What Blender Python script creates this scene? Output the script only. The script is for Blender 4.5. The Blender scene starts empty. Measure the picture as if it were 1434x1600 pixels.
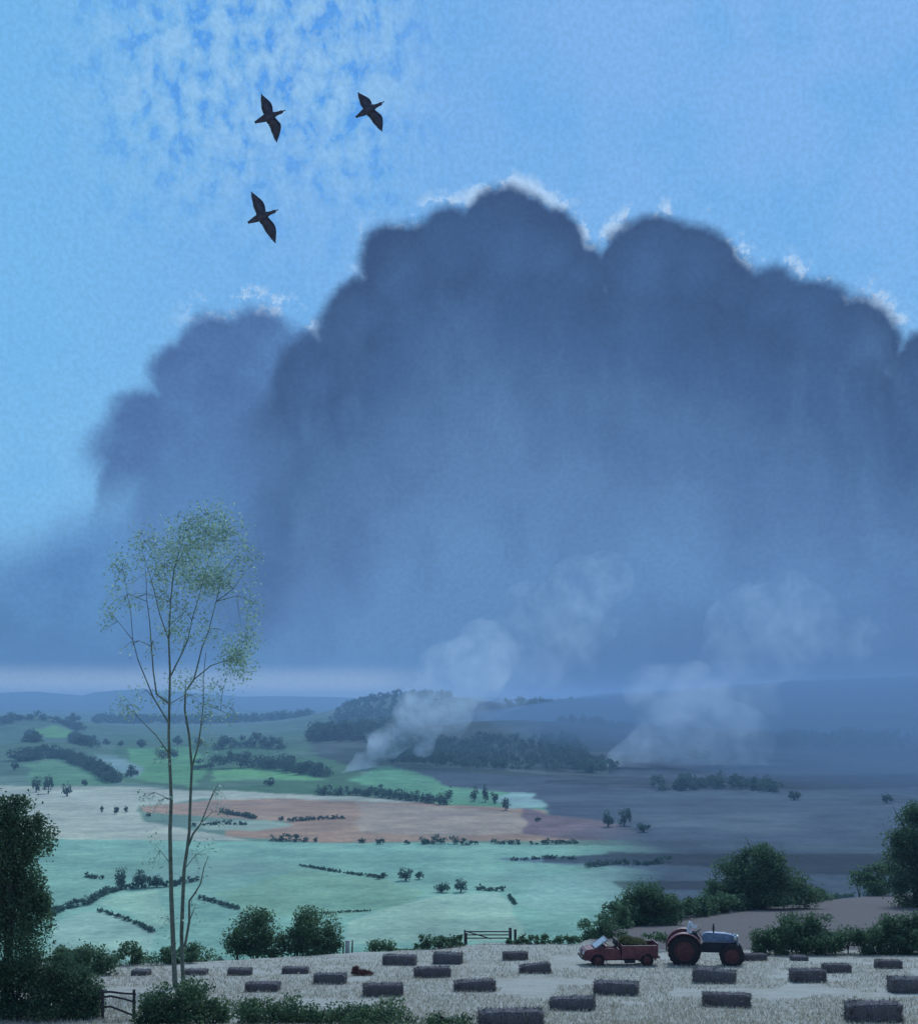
import bpy, bmesh, math, random
import numpy as np
from mathutils import Vector, Matrix, noise as mnoise
R = math.radians
random.seed(7); rng = np.random.default_rng(7)
sc = bpy.context.scene
COL = sc.collection

# ------------------------------------------------------------------ camera
F = 2000.0; CX = 717.0; HY = 1105.0           # focal length and horizon of the photograph, in its own pixels
cam = bpy.data.cameras.new('camera'); cam_o = bpy.data.objects.new('camera', cam); COL.objects.link(cam_o)
cam_o.location = (0, 0, 0); cam_o.rotation_euler = (R(90), 0, 0)
cam.sensor_fit = 'VERTICAL'; cam.sensor_height = 24; cam.sensor_width = 24
cam.lens = F/1600*24; cam.shift_y = (HY-800)/1600
cam.clip_start = 0.1; cam.clip_end = 40000
sc.camera = cam_o
sc.view_settings.view_transform = 'Standard'; sc.view_settings.look = 'None'
sc.view_settings.exposure = 0; sc.view_settings.gamma = 1
sc.render.engine = 'CYCLES'
sc.cycles.use_denoising = True
sc.cycles.volume_bounces = 1; sc.cycles.max_bounces = 5; sc.cycles.diffuse_bounces = 2
sc.cycles.transparent_max_bounces = 8; sc.cycles.volume_step_rate = 1.0; sc.cycles.volume_max_steps = 96
sc.cycles.sample_clamp_indirect = 4

# ------------------------------------------------------------------ node helpers
def lin(r, g, b):
    f = lambda c: (c/255/12.92) if c/255 <= .04045 else ((c/255+.055)/1.055)**2.4
    return (f(r), f(g), f(b), 1)
class NG:
    def __init__(s, tree): s.t = tree; s.n = tree.nodes; s.l = tree.links
    def node(s, kind, **kw):
        n = s.n.new(kind)
        for k, v in kw.items(): setattr(n, k, v)
        return n
    def put(s, sock, v):
        if isinstance(v, bpy.types.NodeSocket): s.l.new(v, sock)
        else: sock.default_value = v
    def m(s, op, a, b=0.0, c=None, clamp=False):
        n = s.node('ShaderNodeMath', operation=op, use_clamp=clamp); s.put(n.inputs[0], a); s.put(n.inputs[1], b)
        if c is not None: s.put(n.inputs[2], c)
        return n.outputs[0]
    def step(s, x, a, b):                                   # smooth 0..1 as x goes a..b
        n = s.node('ShaderNodeMapRange', interpolation_type='SMOOTHSTEP')
        s.put(n.inputs[0], x); s.put(n.inputs[1], a); s.put(n.inputs[2], b); n.inputs[3].default_value = 0; n.inputs[4].default_value = 1
        return n.outputs[0]
    def mix(s, f, a, b, mode='MIX'):
        n = s.node('ShaderNodeMix', data_type='RGBA', blend_type=mode)
        s.put(n.inputs[0], f); s.put(n.inputs[6], a); s.put(n.inputs[7], b); return n.outputs[2]
    def mixf(s, f, a, b):
        n = s.node('ShaderNodeMix', data_type='FLOAT'); s.put(n.inputs[0], f); s.put(n.inputs[2], a); s.put(n.inputs[3], b); return n.outputs[0]
    def vec(s, x, y, z=0.0):
        n = s.node('ShaderNodeCombineXYZ'); s.put(n.inputs[0], x); s.put(n.inputs[1], y); s.put(n.inputs[2], z); return n.outputs[0]
    def noise(s, v, scale, detail=4, rough=.55, dist=0.0):
        n = s.node('ShaderNodeTexNoise'); s.put(n.inputs['Vector'], v); n.inputs['Scale'].default_value = scale
        n.inputs['Detail'].default_value = detail; n.inputs['Roughness'].default_value = rough; n.inputs['Distortion'].default_value = dist
        return n.outputs['Fac']
    def ramp(s, f, stops):
        n = s.node('ShaderNodeValToRGB'); s.put(n.inputs[0], f); e = n.color_ramp.elements
        while len(e) < len(stops): e.new(.5)
        for i, (p, c) in enumerate(stops): e[i].position = p; e[i].color = c
        return n.outputs[0]
    def curve(s, f, pts):
        n = s.node('ShaderNodeFloatCurve'); s.put(n.inputs['Value'], f); c = n.mapping.curves[0]; n.mapping.use_clip = False
        while len(c.points) < len(pts): c.points.new(.5, .5)
        for i, (x, y) in enumerate(pts): c.points[i].location = (x, y); c.points[i].handle_type = 'AUTO'
        n.mapping.update(); return n.outputs[0]

# ------------------------------------------------------------------ sky and sun
SUN_EL, SUN_ROT = R(42), R(14)                # behind the great cloud, ahead of the viewer
W = bpy.data.worlds.new('World'); sc.world = W; W.use_nodes = True
g = NG(W.node_tree)
for n in list(g.n): g.n.remove(n)
SK = 0.1
sky = g.node('ShaderNodeTexSky', sky_type='NISHITA'); sky.sun_disc = False
sky.sun_elevation = SUN_EL; sky.sun_rotation = SUN_ROT; sky.air_density = 1.4; sky.dust_density = .6; sky.ozone_density = 3
tc = g.node('ShaderNodeTexCoord'); sep = g.node('ShaderNodeSeparateXYZ'); g.l.new(tc.outputs['Generated'], sep.inputs[0])
dx, dy, dz = sep.outputs
AZ = g.m('ARCTAN2', dx, dy); EL = g.m('ARCSINE', dz)       # azimuth and elevation in radians
def azel(px, py):
    x, z = (px-CX)/F, (HY-py)/F
    return math.atan2(x, 1), math.asin(z/math.sqrt(x*x+1+z*z))
A0, A1 = -.45, .45
def skyc(r, g_, b): c = lin(r, g_, b); return (c[0]/SK, c[1]/SK, c[2]/SK, 1)
base_v = g.vec(AZ, EL, 0.0)
warp = g.m('SUBTRACT', g.noise(base_v, 22, 5, .6), .5)
warp2 = g.m('SUBTRACT', g.noise(g.vec(EL, AZ, 3.1), 20, 5, .6), .5)
AZw = g.m('ADD', AZ, g.m('MULTIPLY', warp, .022)); ELw = g.m('ADD', EL, g.m('MULTIPLY', warp2, .020))
def silhouette(pts, az):
    q = []
    for px, py in pts:
        a, e = azel(px, py); q.append(((a-A0)/(A1-A0), e))
    t = g.node('ShaderNodeMapRange'); g.put(t.inputs[0], az); t.inputs[1].default_value = A0; t.inputs[2].default_value = A1
    return g.curve(t.outputs[0], q)
def billows(discs, az, el):
    """depth inside a union of round billows (radians)"""
    out = None
    for px, py, r in discs:
        a_, e_ = azel(px, py); dx_ = g.m('SUBTRACT', az, a_); dy_ = g.m('SUBTRACT', el, e_)
        q_ = g.m('SUBTRACT', r/F, g.m('SQRT', g.m('ADD', g.m('MULTIPLY', dx_, dx_), g.m('MULTIPLY', dy_, dy_))))
        if out is None: out = q_
        else:
            n_ = g.node('ShaderNodeMath', operation='SMOOTH_MAX'); g.put(n_.inputs[0], out); g.put(n_.inputs[1], q_); n_.inputs[2].default_value = .006; out = n_.outputs[0]
    return out
main_top = silhouette([(0,1010),(300,1000),(350,930),(400,800),(440,720),(470,640),(520,600),(570,520),(600,450),(660,400),(730,380),(800,370),(870,400),(920,440),(950,450),(1000,420),(1080,420),(1150,460),(1220,500),(1290,520),(1350,540),(1400,590),(1434,590),(1600,540),(1900,540)], AZw)
main_b = billows([(632,428,74),(700,405,72),(790,400,92),(850,400,68),(905,440,52),(1020,425,82),(1085,432,70),(1135,458,54),(1200,482,62),(1268,512,66),(1338,534,64),(1450,588,64),(572,492,56),(545,520,50),(492,592,64),(478,660,70)], AZw, ELw)
back_top = silhouette([(0,1050),(90,1000),(140,800),(165,690),(215,640),(262,590),(320,545),(400,540),(450,550),(520,600),(600,700),(700,800),(1400,1000)], AZw)
back_b = billows([(338,556,64),(405,550,64),(455,572,60),(292,594,58),(232,676,66),(204,715,66),(500,600,60)], AZw, ELw)
low_top = silhouette([(-300,850),(0,870),(60,850),(120,815),(200,810),(320,860),(500,880),(1400,900)], AZw)
fine = g.m('SUBTRACT', g.noise(base_v, 75, 4, .65), .5)
dm = g.m('ADD', g.m('MAXIMUM', g.m('SUBTRACT', main_top, ELw), main_b), g.m('MULTIPLY', fine, .007))   # angular depth below the cloud's top
db = g.m('ADD', g.m('MAXIMUM', g.m('SUBTRACT', back_top, ELw), back_b), g.m('MULTIPLY', fine, .007))
dl = g.m('SUBTRACT', low_top, ELw)
# soft on the left flank, crisp on the crown
leftness = g.m('MULTIPLY', g.step(AZ, -.08, -.16), g.step(EL, .245, .15))
soft = g.mixf(leftness, .006, .12)
mm = g.step(dm, g.m('MULTIPLY', soft, -1.0), soft)
mb = g.m('MULTIPLY', g.step(db, g.mixf(g.step(EL, .24, .15), -.006, -.016), g.mixf(g.step(EL, .24, .15), .008, .035)), g.m('MAXIMUM', g.step(EL, .12, .185), g.m('MULTIPLY', g.step(AZ, -.275, -.235), g.step(EL, .05, .09))))
ml = g.m('MULTIPLY', g.step(dl, -.03, .03), .9)
streak = g.noise(g.vec(g.m('MULTIPLY', AZ, 2.6), EL, 1.7), 9, 5, .6)
blotch = g.noise(base_v, 13, 5, .6)
# clear sky
sky_c = g.mix(.82, sky.outputs[0], g.mix(g.step(EL, .0, .5), skyc(112,182,236), skyc(94,166,233)))
sky_c = g.mix(g.m('MULTIPLY', g.step(blotch, .42, .7), .6), sky_c, skyc(104,172,232))
sky_c = g.mix(g.m('MULTIPLY', g.step(AZ, -.12, -.34), .6), sky_c, skyc(122,190,238))
# broken bright cloud high on the left
pat = g.m('MULTIPLY', g.step(AZ, -.34, -.2), g.step(AZ, .02, -.1)); pat = g.m('MULTIPLY', pat, g.step(EL, .30, .46))
n1 = g.noise(g.vec(g.m('MULTIPLY', AZ, 1.25), EL, 5.0), 46, 5, .6, .2)
sky_c = g.mix(g.m('MULTIPLY', pat, g.m('MULTIPLY', g.step(n1, .42, .62), .8)), sky_c, skyc(150,198,238))
sky_c = g.mix(g.m('MULTIPLY', pat, g.m('MULTIPLY', g.step(n1, .46, .38), .9)), sky_c, skyc(82,154,234))
n1b = g.noise(base_v, 17, 6, .7, .3)
sky_c = g.mix(g.m('MULTIPLY', g.step(n1b, .5, .7), .32), sky_c, skyc(118,178,234))
# white wisps along the rims
rimn = g.step(g.noise(g.vec(g.m('MULTIPLY', AZ, 1.0), EL, 9.0), 30, 5, .7), .51, .60)
rim = g.m('MULTIPLY', g.step(dm, -.016, -.003), g.m('MULTIPLY', rimn, g.step(AZ, -.11, -.05)))
rimb = g.m('MULTIPLY', g.step(db, -.022, -.004), g.m('MULTIPLY', rimn, g.m('MULTIPLY', g.step(AZ, -.24, -.17), g.step(AZ, -.09, -.12))))
sky_c = g.mix(g.m('MULTIPLY', g.m('MULTIPLY', g.m('MAXIMUM', rim, rimb), g.step(EL, .25, .28)), .95), sky_c, skyc(178,210,244))
# pale warm strip low over the hills on the left
strip = g.m('MULTIPLY', g.step(EL, .036, .014), g.step(AZ, .01, -.08))
# back cloud and low bank
c = g.mix(ml, sky_c, g.mix(g.step(blotch, .35, .65), skyc(78,124,180), skyc(94,146,200)))
back_c = g.mix(g.step(db, .0, .13), skyc(74,106,156), skyc(90,130,180))
back_c = g.mix(g.m('MULTIPLY', g.step(blotch, .4, .7), .5), back_c, skyc(96,144,198))
c = g.mix(mb, c, back_c)
main_c = g.ramp(g.m('ADD', g.m('MULTIPLY', g.m('MAXIMUM', dm, g.m('MULTIPLY', main_b, 1.5)), 2.2), g.m('MULTIPLY', g.m('SUBTRACT', blotch, .5), .30)),
                [(0, skyc(54,78,118)), (.12, skyc(64,94,138)), (.28, skyc(80,114,160)), (.5, skyc(96,136,182)), (.8, skyc(88,128,172)), (1, skyc(76,114,160))])
main_c = g.mix(g.m('MULTIPLY', g.m('MULTIPLY', g.step(streak, .45, .75), .3), g.step(EL, .36, .24)), main_c, skyc(96,138,182))
main_c = g.mix(g.m('MULTIPLY', g.step(streak, .5, .3), .25), main_c, skyc(56,90,134))
n2 = g.noise(g.vec(AZ, EL, 11.0), 8, 4, .6, .6)
main_c = g.mix(g.m('MULTIPLY', g.m('MULTIPLY', g.step(n2, .5, .68), g.step(EL, .2, .08)), .5), main_c, skyc(98,142,186))
c = g.mix(mm, c, main_c)
c = g.mix(g.m('MULTIPLY', strip, .9), c, skyc(205,222,228))
grain = g.noise(base_v, 260, 3, .7)
c = g.mix(g.step(grain, .35, .65), g.mix(1, c, (.93,.93,.93,1), 'MULTIPLY'), g.mix(1, c, (1.05,1.05,1.05,1), 'MULTIPLY'))
c = g.mix(g.m('MULTIPLY', g.m('MULTIPLY', g.step(EL, .10, .0), g.step(AZ, -.02, .10)), .85), c, skyc(50,74,108))
# behind the viewer: plain broken cloud of the same tone
behind = g.step(g.m('ABSOLUTE', AZ), .6, 1.3)
c = g.mix(g.m('MULTIPLY', behind, g.step(EL, -.05, .02)), c, g.mix(g.step(blotch, .4, .6), sky.outputs[0], skyc(110,150,200)))
bg = g.node('ShaderNodeBackground'); g.l.new(c, bg.inputs[0]); bg.inputs[1].default_value = SK
wo = g.node('ShaderNodeOutputWorld'); g.l.new(bg.outputs[0], wo.inputs[0])

sun = bpy.data.lights.new('sun', 'SUN'); sun.energy = 2.6; sun.angle = R(14); sun.color = (.76, .90, 1)
sun_o = bpy.data.objects.new('sun', sun); COL.objects.link(sun_o)
sd = Vector((math.sin(SUN_ROT)*math.cos(SUN_EL), math.cos(SUN_ROT)*math.cos(SUN_EL), math.sin(SUN_EL)))
sun_o.rotation_euler = sd.to_track_quat('Z', 'Y').to_euler(); sun_o.location = sd*200

# ------------------------------------------------------------------ object helpers
def tag(o, label=None, cat=None, group=None, kind=None):
    if label: o['label'] = label
    if cat: o['category'] = cat
    if group: o['group'] = group
    if kind: o['kind'] = kind
    return o
def link(name, me, mats, parent=None):
    o = bpy.data.objects.new(name, me); COL.objects.link(o)
    for m_ in (mats if isinstance(mats, (list, tuple)) else [mats]): me.materials.append(m_)
    if parent: o.parent = parent
    return o
def empty(name, loc, rz=0):
    o = bpy.data.objects.new(name, None); COL.objects.link(o); o.location = loc; o.rotation_euler = (0, 0, rz); o.empty_display_size = .3; return o
def mesh_np(name, V, Fq, smooth=False):
    me = bpy.data.meshes.new(name); V = np.asarray(V, np.float32); Fq = np.asarray(Fq, np.int32); k = Fq.shape[1]
    me.vertices.add(len(V)); me.vertices.foreach_set('co', V.ravel())
    me.loops.add(Fq.size); me.loops.foreach_set('vertex_index', Fq.ravel())
    me.polygons.add(len(Fq)); me.polygons.foreach_set('loop_start', np.arange(0, Fq.size, k, dtype=np.int32))
    me.polygons.foreach_set('loop_total', np.full(len(Fq), k, np.int32))
    if smooth: me.polygons.foreach_set('use_smooth', np.ones(len(Fq), bool))
    me.update(); return me

# ------------------------------------------------------------------ materials
def mat(name):
    m_ = bpy.data.materials.new(name); m_.use_nodes = True; q = NG(m_.node_tree)
    b = q.n['Principled BSDF']; return m_, q, b
def simple(name, col, rough=.6, metal=0, var=.25, scale=6, bump=.2, spec=.3):
    m_, q, b = mat(name); t = q.node('ShaderNodeTexCoord').outputs['Object']
    nz = q.noise(t, scale, 5, .65); c0 = tuple(x*(1-var) for x in col)+(1,); c1 = tuple(min(1, x*(1+var)) for x in col)+(1,)
    q.l.new(q.ramp(nz, [(.3, c0), (.7, c1)]), b.inputs['Base Color']); b.inputs['Roughness'].default_value = rough; b.inputs['Metallic'].default_value = metal
    b.inputs['Specular IOR Level'].default_value = spec
    if bump:
        bp = q.node('ShaderNodeBump'); bp.inputs['Strength'].default_value = bump; bp.inputs['Distance'].default_value = .03
        q.l.new(q.noise(t, scale*5, 4), bp.inputs['Height']); q.l.new(bp.outputs[0], b.inputs['Normal'])
    return m_
def leafmat(name, a, b_, c_, trans=.25):
    m_, q, b = mat(name); geo = q.node('ShaderNodeNewGeometry'); t = q.node('ShaderNodeTexCoord').outputs['Object']
    f = q.m('ADD', q.m('MULTIPLY', geo.outputs['Random Per Island'], .6), q.m('MULTIPLY', q.noise(t, .9, 3), .55), clamp=True)
    col = q.ramp(f, [(.2, a+(1,)), (.58, b_+(1,)), (.95, c_+(1,))])
    q.l.new(col, b.inputs['Base Color']); b.inputs['Roughness'].default_value = .75; b.inputs['Specular IOR Level'].default_value = .15
    tr = q.node('ShaderNodeBsdfTranslucent'); q.l.new(col, tr.inputs[0]); mx = q.node('ShaderNodeMixShader'); mx.inputs[0].default_value = trans
    q.l.new(b.outputs[0], mx.inputs[1]); q.l.new(tr.outputs[0], mx.inputs[2]); q.l.new(mx.outputs[0], q.n['Material Output'].inputs[0])
    return m_
M = {}
M['leaf_dark'] = leafmat('leaf_dark', (.045,.085,.052), (.095,.17,.095), (.20,.29,.14), .45)
M['leaf_mid'] = leafmat('leaf_mid', (.040,.085,.048), (.095,.17,.09), (.21,.29,.13), .45)
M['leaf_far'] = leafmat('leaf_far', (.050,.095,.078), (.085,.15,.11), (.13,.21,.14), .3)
M['leaf_pale'] = leafmat('leaf_pale', (.17,.28,.22), (.31,.46,.36), (.52,.66,.52), .5)
M['bark'] = simple('bark', (.07,.075,.06), .9, var=.4, scale=5, bump=.6)
M['bark_pale'] = simple('bark_pale', (.15,.18,.14), .9, var=.4, scale=5, bump=.6)

# ------------------------------------------------------------------ terrain
def fbm(x, y, scale, octv=4, seed=0):
    out = np.zeros_like(x, dtype=float); amp = 1; tot = 0
    for o in range(octv):
        X = x/scale*2**o+seed*17.3+o*5.1; Y = y/scale*2**o+seed*9.7+o*3.3
        xi = np.floor(X); yi = np.floor(Y); fx = X-xi; fy = Y-yi; fx = fx*fx*(3-2*fx); fy = fy*fy*(3-2*fy)
        def h(a, b): s = np.sin(a*127.1+b*311.7+seed*74.7)*43758.5453; return s-np.floor(s)
        v = (h(xi, yi)*(1-fx)+h(xi+1, yi)*fx)*(1-fy)+(h(xi, yi+1)*(1-fx)+h(xi+1, yi+1)*fx)*fy
        out += (v-.5)*amp; tot += amp; amp *= .5
    return out/tot*2
def near_drop(d): return np.interp(d, [-200,0,10,20,32,44,64,157,400], [0,1.7,4.1,6.5,8.9,10.92,13.0,22.8,48.3])
EDGE = [(-400,1520),(0,1505),(200,1507),(350,1500),(440,1495),(535,1490),(650,1484),(760,1474),(900,1474),(960,1450),(1100,1426),(1250,1409),(1434,1393),(1800,1390)]
def edge_depth(u):
    px = u*F+CX; y = np.interp(px, [e[0] for e in EDGE], [e[1] for e in EDGE]); return 6.28/((y-HY)/F-.105)
HILLS = [(20,2600,34,170,260),(30,1480,15,75,190),(160,1500,5,60,120),(640,3200,62,240,330),(930,3300,44,420,350),(800,1900,34,230,260),
         (560,2300,16,130,200),(1300,2600,38,420,300),(1150,1500,9,220,200),(420,1750,10,150,150),(430,1300,6,110,110),(650,1150,7,90,110),
         (260,4200,12,420,260),(1500,1700,16,200,250)]
FAR = [(-400,1075),(0,1084),(60,1080),(130,1086),(150,1081),(220,1077),(300,1082),(380,1088),(460,1087),(560,1091),(660,1088),(760,1090),(900,1094),(1100,1092),(1434,1092),(1900,1088)]
def terrain(x, d):
    x = np.asarray(x, float); d = np.asarray(d, float)
    u = x/np.maximum(d, 20); E = edge_depth(u)
    zn = -near_drop(d)+fbm(x, d, 9, 3, 1)*.10
    ze = -near_drop(E)
    slope = ze-(d-E)*.42
    base = np.interp(d, [0,300,1100,2000,3500,5000,7000,9000,12000], [-60,-60,-60,-54,-41,-22,-16,-14,-14])
    zv = base+fbm(x, d, 420, 3, 2)*2.2*np.clip((d-350)/900, 0, 1)
    for cx, dd, a, sx, sd_ in HILLS:
        x0 = (cx-CX)/F*dd; zv = zv+a*np.exp(-((x-x0)/sx)**2-((d-dd)/sd_)**2)
    cr = np.interp(u*F+CX, [p[0] for p in FAR], [p[1] for p in FAR]); fz = (HY-cr)/F*9200
    fz = fz+fbm(x, d*0, 500, 3, 5)*9
    zv = zv+np.exp(-((d-9200)/1100)**2)*(fz+14)
    far = np.maximum(slope, zv)
    k = np.clip((d-E)/3, 0, 1)
    return zn*(1-k)+far*k
def tz(x, d): return float(terrain(np.array([x]), np.array([d]))[0])
def hit(px, py, dmin=300.0, dmax=9500.0):
    """the ground point seen at this pixel, searched from dmin outwards"""
    ds = np.geomspace(dmin, dmax, 1500); xs = (px-CX)/F*ds; zr = -(py-HY)/F*ds
    b = np.where(terrain(xs, ds) >= zr)[0]
    i = b[0] if len(b) else len(ds)-1
    return xs[i], ds[i], tz(xs[i], ds[i])
def near_pt(px, py):
    """ground point on the near field"""
    return hit(px, py, 30, 200)

# field colours: crop colours, with cloud shade and mist painted into some, laid out as polygons over the ground
def inpoly(px, py, poly):
    ins = np.zeros(px.shape, bool); n = len(poly)
    for i in range(n):
        x0, y0 = poly[i]; x1, y1 = poly[(i+1) % n]
        if y0 == y1: continue
        c_ = ((y0 > py) != (y1 > py)) & (px < (x1-x0)*(py-y0)/(y1-y0)+x0); ins ^= c_
    return ins
turq, straw, rust = (.25,.415,.30), (.48,.46,.34), (.40,.24,.16)
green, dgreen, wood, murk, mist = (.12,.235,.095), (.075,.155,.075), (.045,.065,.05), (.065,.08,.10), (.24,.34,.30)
POLYS = [  # colour, depth range, outline in photo pixels projected on the ground
 (murk, 300, 9000, [(820,1050),(1600,1050),(1600,1500),(1080,1500),(1010,1400),(1060,1345),(1000,1312),(900,1290),(850,1262),(700,1235),(600,1190)]),  # storm cloud's shade painted into the ground colour
 (turq, 300, 1000, [(-400,1312),(250,1312),(700,1318),(960,1322),(1060,1325),(1050,1350),(1010,1385),(1000,1500),(-400,1500)]),
 ((.33,.45,.33), 300, 700, [(90,1440),(130,1425),(185,1425),(240,1455),(225,1500),(60,1500)]),
 ((.34,.48,.33), 300, 700, [(150,1412),(190,1398),(250,1390),(270,1440),(240,1450),(195,1420)]),
 ((.25,.40,.26), 300, 700, [(340,1395),(470,1358),(600,1372),(660,1395),(640,1412),(540,1432),(400,1430)]),
 ((.36,.48,.34), 300, 700, [(600,1420),(690,1400),(770,1395),(800,1420),(830,1470),(540,1475),(540,1440)]),
 ((.29,.44,.33), 300, 700, [(840,1375),(960,1355),(1000,1380),(960,1420),(870,1430),(800,1410)]),
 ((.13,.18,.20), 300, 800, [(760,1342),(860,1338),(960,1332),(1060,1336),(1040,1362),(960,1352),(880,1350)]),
 (straw, 500, 1400, [(-200,1228),(180,1226),(330,1236),(330,1245),(210,1262),(220,1285),(330,1300),(380,1312),(-200,1312)]),
 (rust, 500, 1600, [(215,1262),(330,1250),(470,1243),(640,1250),(770,1262),(860,1268),(850,1290),(960,1300),(1030,1312),(700,1316),(480,1314),(350,1306),(360,1292),(470,1284),(330,1276),(230,1272)]),
 ((.40,.29,.21), 500, 1600, [(560,1254),(700,1262),(820,1270),(820,1300),(700,1306),(560,1300)]),
 ((.33,.38,.27), 500, 1600, [(300,1286),(420,1282),(460,1288),(400,1298),(330,1296)]),
 ((.20,.13,.13), 500, 1600, [(818,1264),(900,1276),(980,1292),(1010,1312),(900,1312),(820,1300)]),
 (straw, 700, 1800, [(290,1238),(420,1235),(640,1246),(700,1252),(600,1254),(430,1248),(330,1250)]),
 (dgreen, 700, 2600, [(180,1150),(330,1150),(510,1170),(560,1210),(700,1256),(560,1244),(420,1240),(300,1234),(180,1218)]),
 ((.17,.36,.14), 700, 2600, [(330,1204),(400,1198),(470,1208),(520,1218),(440,1218),(340,1220)]),
 ((.13,.30,.12), 700, 2600, [(200,1170),(300,1168),(330,1200),(300,1230),(200,1215)]),
 ((.15,.33,.17), 700, 2600, [(545,1216),(600,1198),(650,1206),(700,1228),(790,1240),(845,1256),(850,1266),(700,1258),(600,1240)]),
 ((.30,.42,.36), 700, 2600, [(790,1238),(830,1240),(858,1262),(800,1266),(775,1250)]),
 ((.14,.27,.14), 900, 2200, [(45,1195),(100,1180),(150,1200),(180,1225),(60,1228),(45,1215)]),
 ((.16,.33,.10), 1500, 4000, [(55,1140),(85,1132),(110,1140),(112,1150),(70,1152)]),
 (mist, 900, 4000, [(150,1180),(185,1184),(225,1200),(210,1215),(180,1205)]),  # pale mist painted into the ground colour
 (wood, 1100, 5000, [(480,1150),(520,1140),(600,1140),(700,1110),(850,1130),(960,1150),(960,1200),(900,1240),(820,1236),(720,1225),(650,1206),(610,1195),(560,1200),(490,1180)]),
]
def ground_colour(x, d, z):
    w = fbm(x, d, 45, 4, 3)
    px = x/np.maximum(d, 1)*F+CX+w*16; py = HY-z/np.maximum(d, 1)*F+fbm(x, d, 50, 4, 4)*3.2
    c_ = np.zeros(x.shape+(3,)); c_[:] = (.16,.24,.17)
    c_[d > 1100] = (.10,.17,.11); c_[d > 3000] = (.12,.18,.14); c_[d > 5600] = (.07,.11,.10)
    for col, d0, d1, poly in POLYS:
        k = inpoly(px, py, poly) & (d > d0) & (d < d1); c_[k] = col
    # painted cloud shade: crop colours fade to dark blue on the right
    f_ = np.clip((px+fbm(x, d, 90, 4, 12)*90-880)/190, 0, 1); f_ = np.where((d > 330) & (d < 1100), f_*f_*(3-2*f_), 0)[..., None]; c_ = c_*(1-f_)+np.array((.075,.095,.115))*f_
    # the side valley on the right, over its painted shade: strips of heath, ridge woods and plough
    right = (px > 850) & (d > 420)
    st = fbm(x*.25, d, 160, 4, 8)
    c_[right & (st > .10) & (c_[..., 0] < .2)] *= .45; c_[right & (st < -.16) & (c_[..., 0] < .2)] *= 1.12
    c_ *= (1+fbm(x, d, 70, 4, 6)*.22+fbm(x, d*.35, 14, 4, 16)*.16)[..., None]
    return c_
us = np.concatenate([np.linspace(-1.1, -.42, 24, endpoint=False), np.linspace(-.42, .42, 640), np.linspace(.42, 1.1, 25)[1:]])
dd_ = np.concatenate([np.linspace(-60, 28, 40, endpoint=False), 1/np.linspace(1/28, 1/140, 130, endpoint=False), np.geomspace(140, 300, 60, endpoint=False),
                      1/np.linspace(1/300, 1/1500, 300, endpoint=False), np.geomspace(1500, 5500, 180, endpoint=False), np.geomspace(5500, 12500, 70)])
D, U = np.meshgrid(dd_, us, indexing='ij'); X = U*np.maximum(D+40, 0)*.8+U*40; Xc = X
Z = terrain(X, D)
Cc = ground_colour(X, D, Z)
nr, nc = D.shape; idx = np.arange(nr*nc).reshape(nr, nc)
faces = np.stack([idx[:-1, :-1], idx[:-1, 1:], idx[1:, 1:], idx[1:, :-1]], -1).reshape(-1, 4)
V = np.stack([X, D, Z], -1).reshape(-1, 3); Cf = Cc.reshape(-1, 3)
cen = V[faces].mean(1); Ec = edge_depth(cen[:, 0]/np.maximum(cen[:, 1], 20))
Cc_ = Cc.copy()
for _ in range(2):
    Cc_[1:-1, 1:-1] = (Cc_[1:-1, 1:-1]*2+Cc_[:-2, 1:-1]+Cc_[2:, 1:-1]+Cc_[1:-1, :-2]+Cc_[1:-1, 2:])/6
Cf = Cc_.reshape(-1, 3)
kind = np.where(cen[:, 1] < Ec+2, 0, np.where(cen[:, 1] < 5500, 1, 2))
def sub(name, k, material):
    f = faces[kind == k]; used, inv = np.unique(f, return_inverse=True)
    me = mesh_np(name, V[used], inv.reshape(-1, 4), True)
    at = me.color_attributes.new('crop', 'FLOAT_COLOR', 'POINT')  # holds the painted cloud shade and mist as well
    at.data.foreach_set('color', np.concatenate([Cf[used], np.ones((len(used), 1))], 1).astype(np.float32).ravel())
    o = link(name, me, material); o['kind'] = 'structure'; return o
# near stubble
m_, q, b = mat('stubble'); t = q.node('ShaderNodeTexCoord').outputs['Object']
sp = q.node('ShaderNodeSeparateXYZ'); q.l.new(t, sp.inputs[0])
rows = q.noise(q.vec(q.m('MULTIPLY', sp.outputs[0], .25), sp.outputs[1], 0.0), 2.2, 5, .7)
pt = q.noise(t, .35, 5, .6); fn = q.noise(t, 9, 5, .75)
col = q.ramp(q.m('ADD', q.m('MULTIPLY', rows, .5), q.m('MULTIPLY', fn, .5)), [(.32, (.34,.31,.26,1)), (.5, (.54,.50,.43,1)), (.68, (.68,.64,.57,1))])
col = q.mix(q.m('MULTIPLY', q.step(pt, .48, .7), .45), col, (.44,.36,.28,1))
col = q.mix(q.m('MULTIPLY', q.step(q.noise(t, .8, 4, .6), .58, .7), .4), col, (.30,.34,.27,1))
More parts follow.
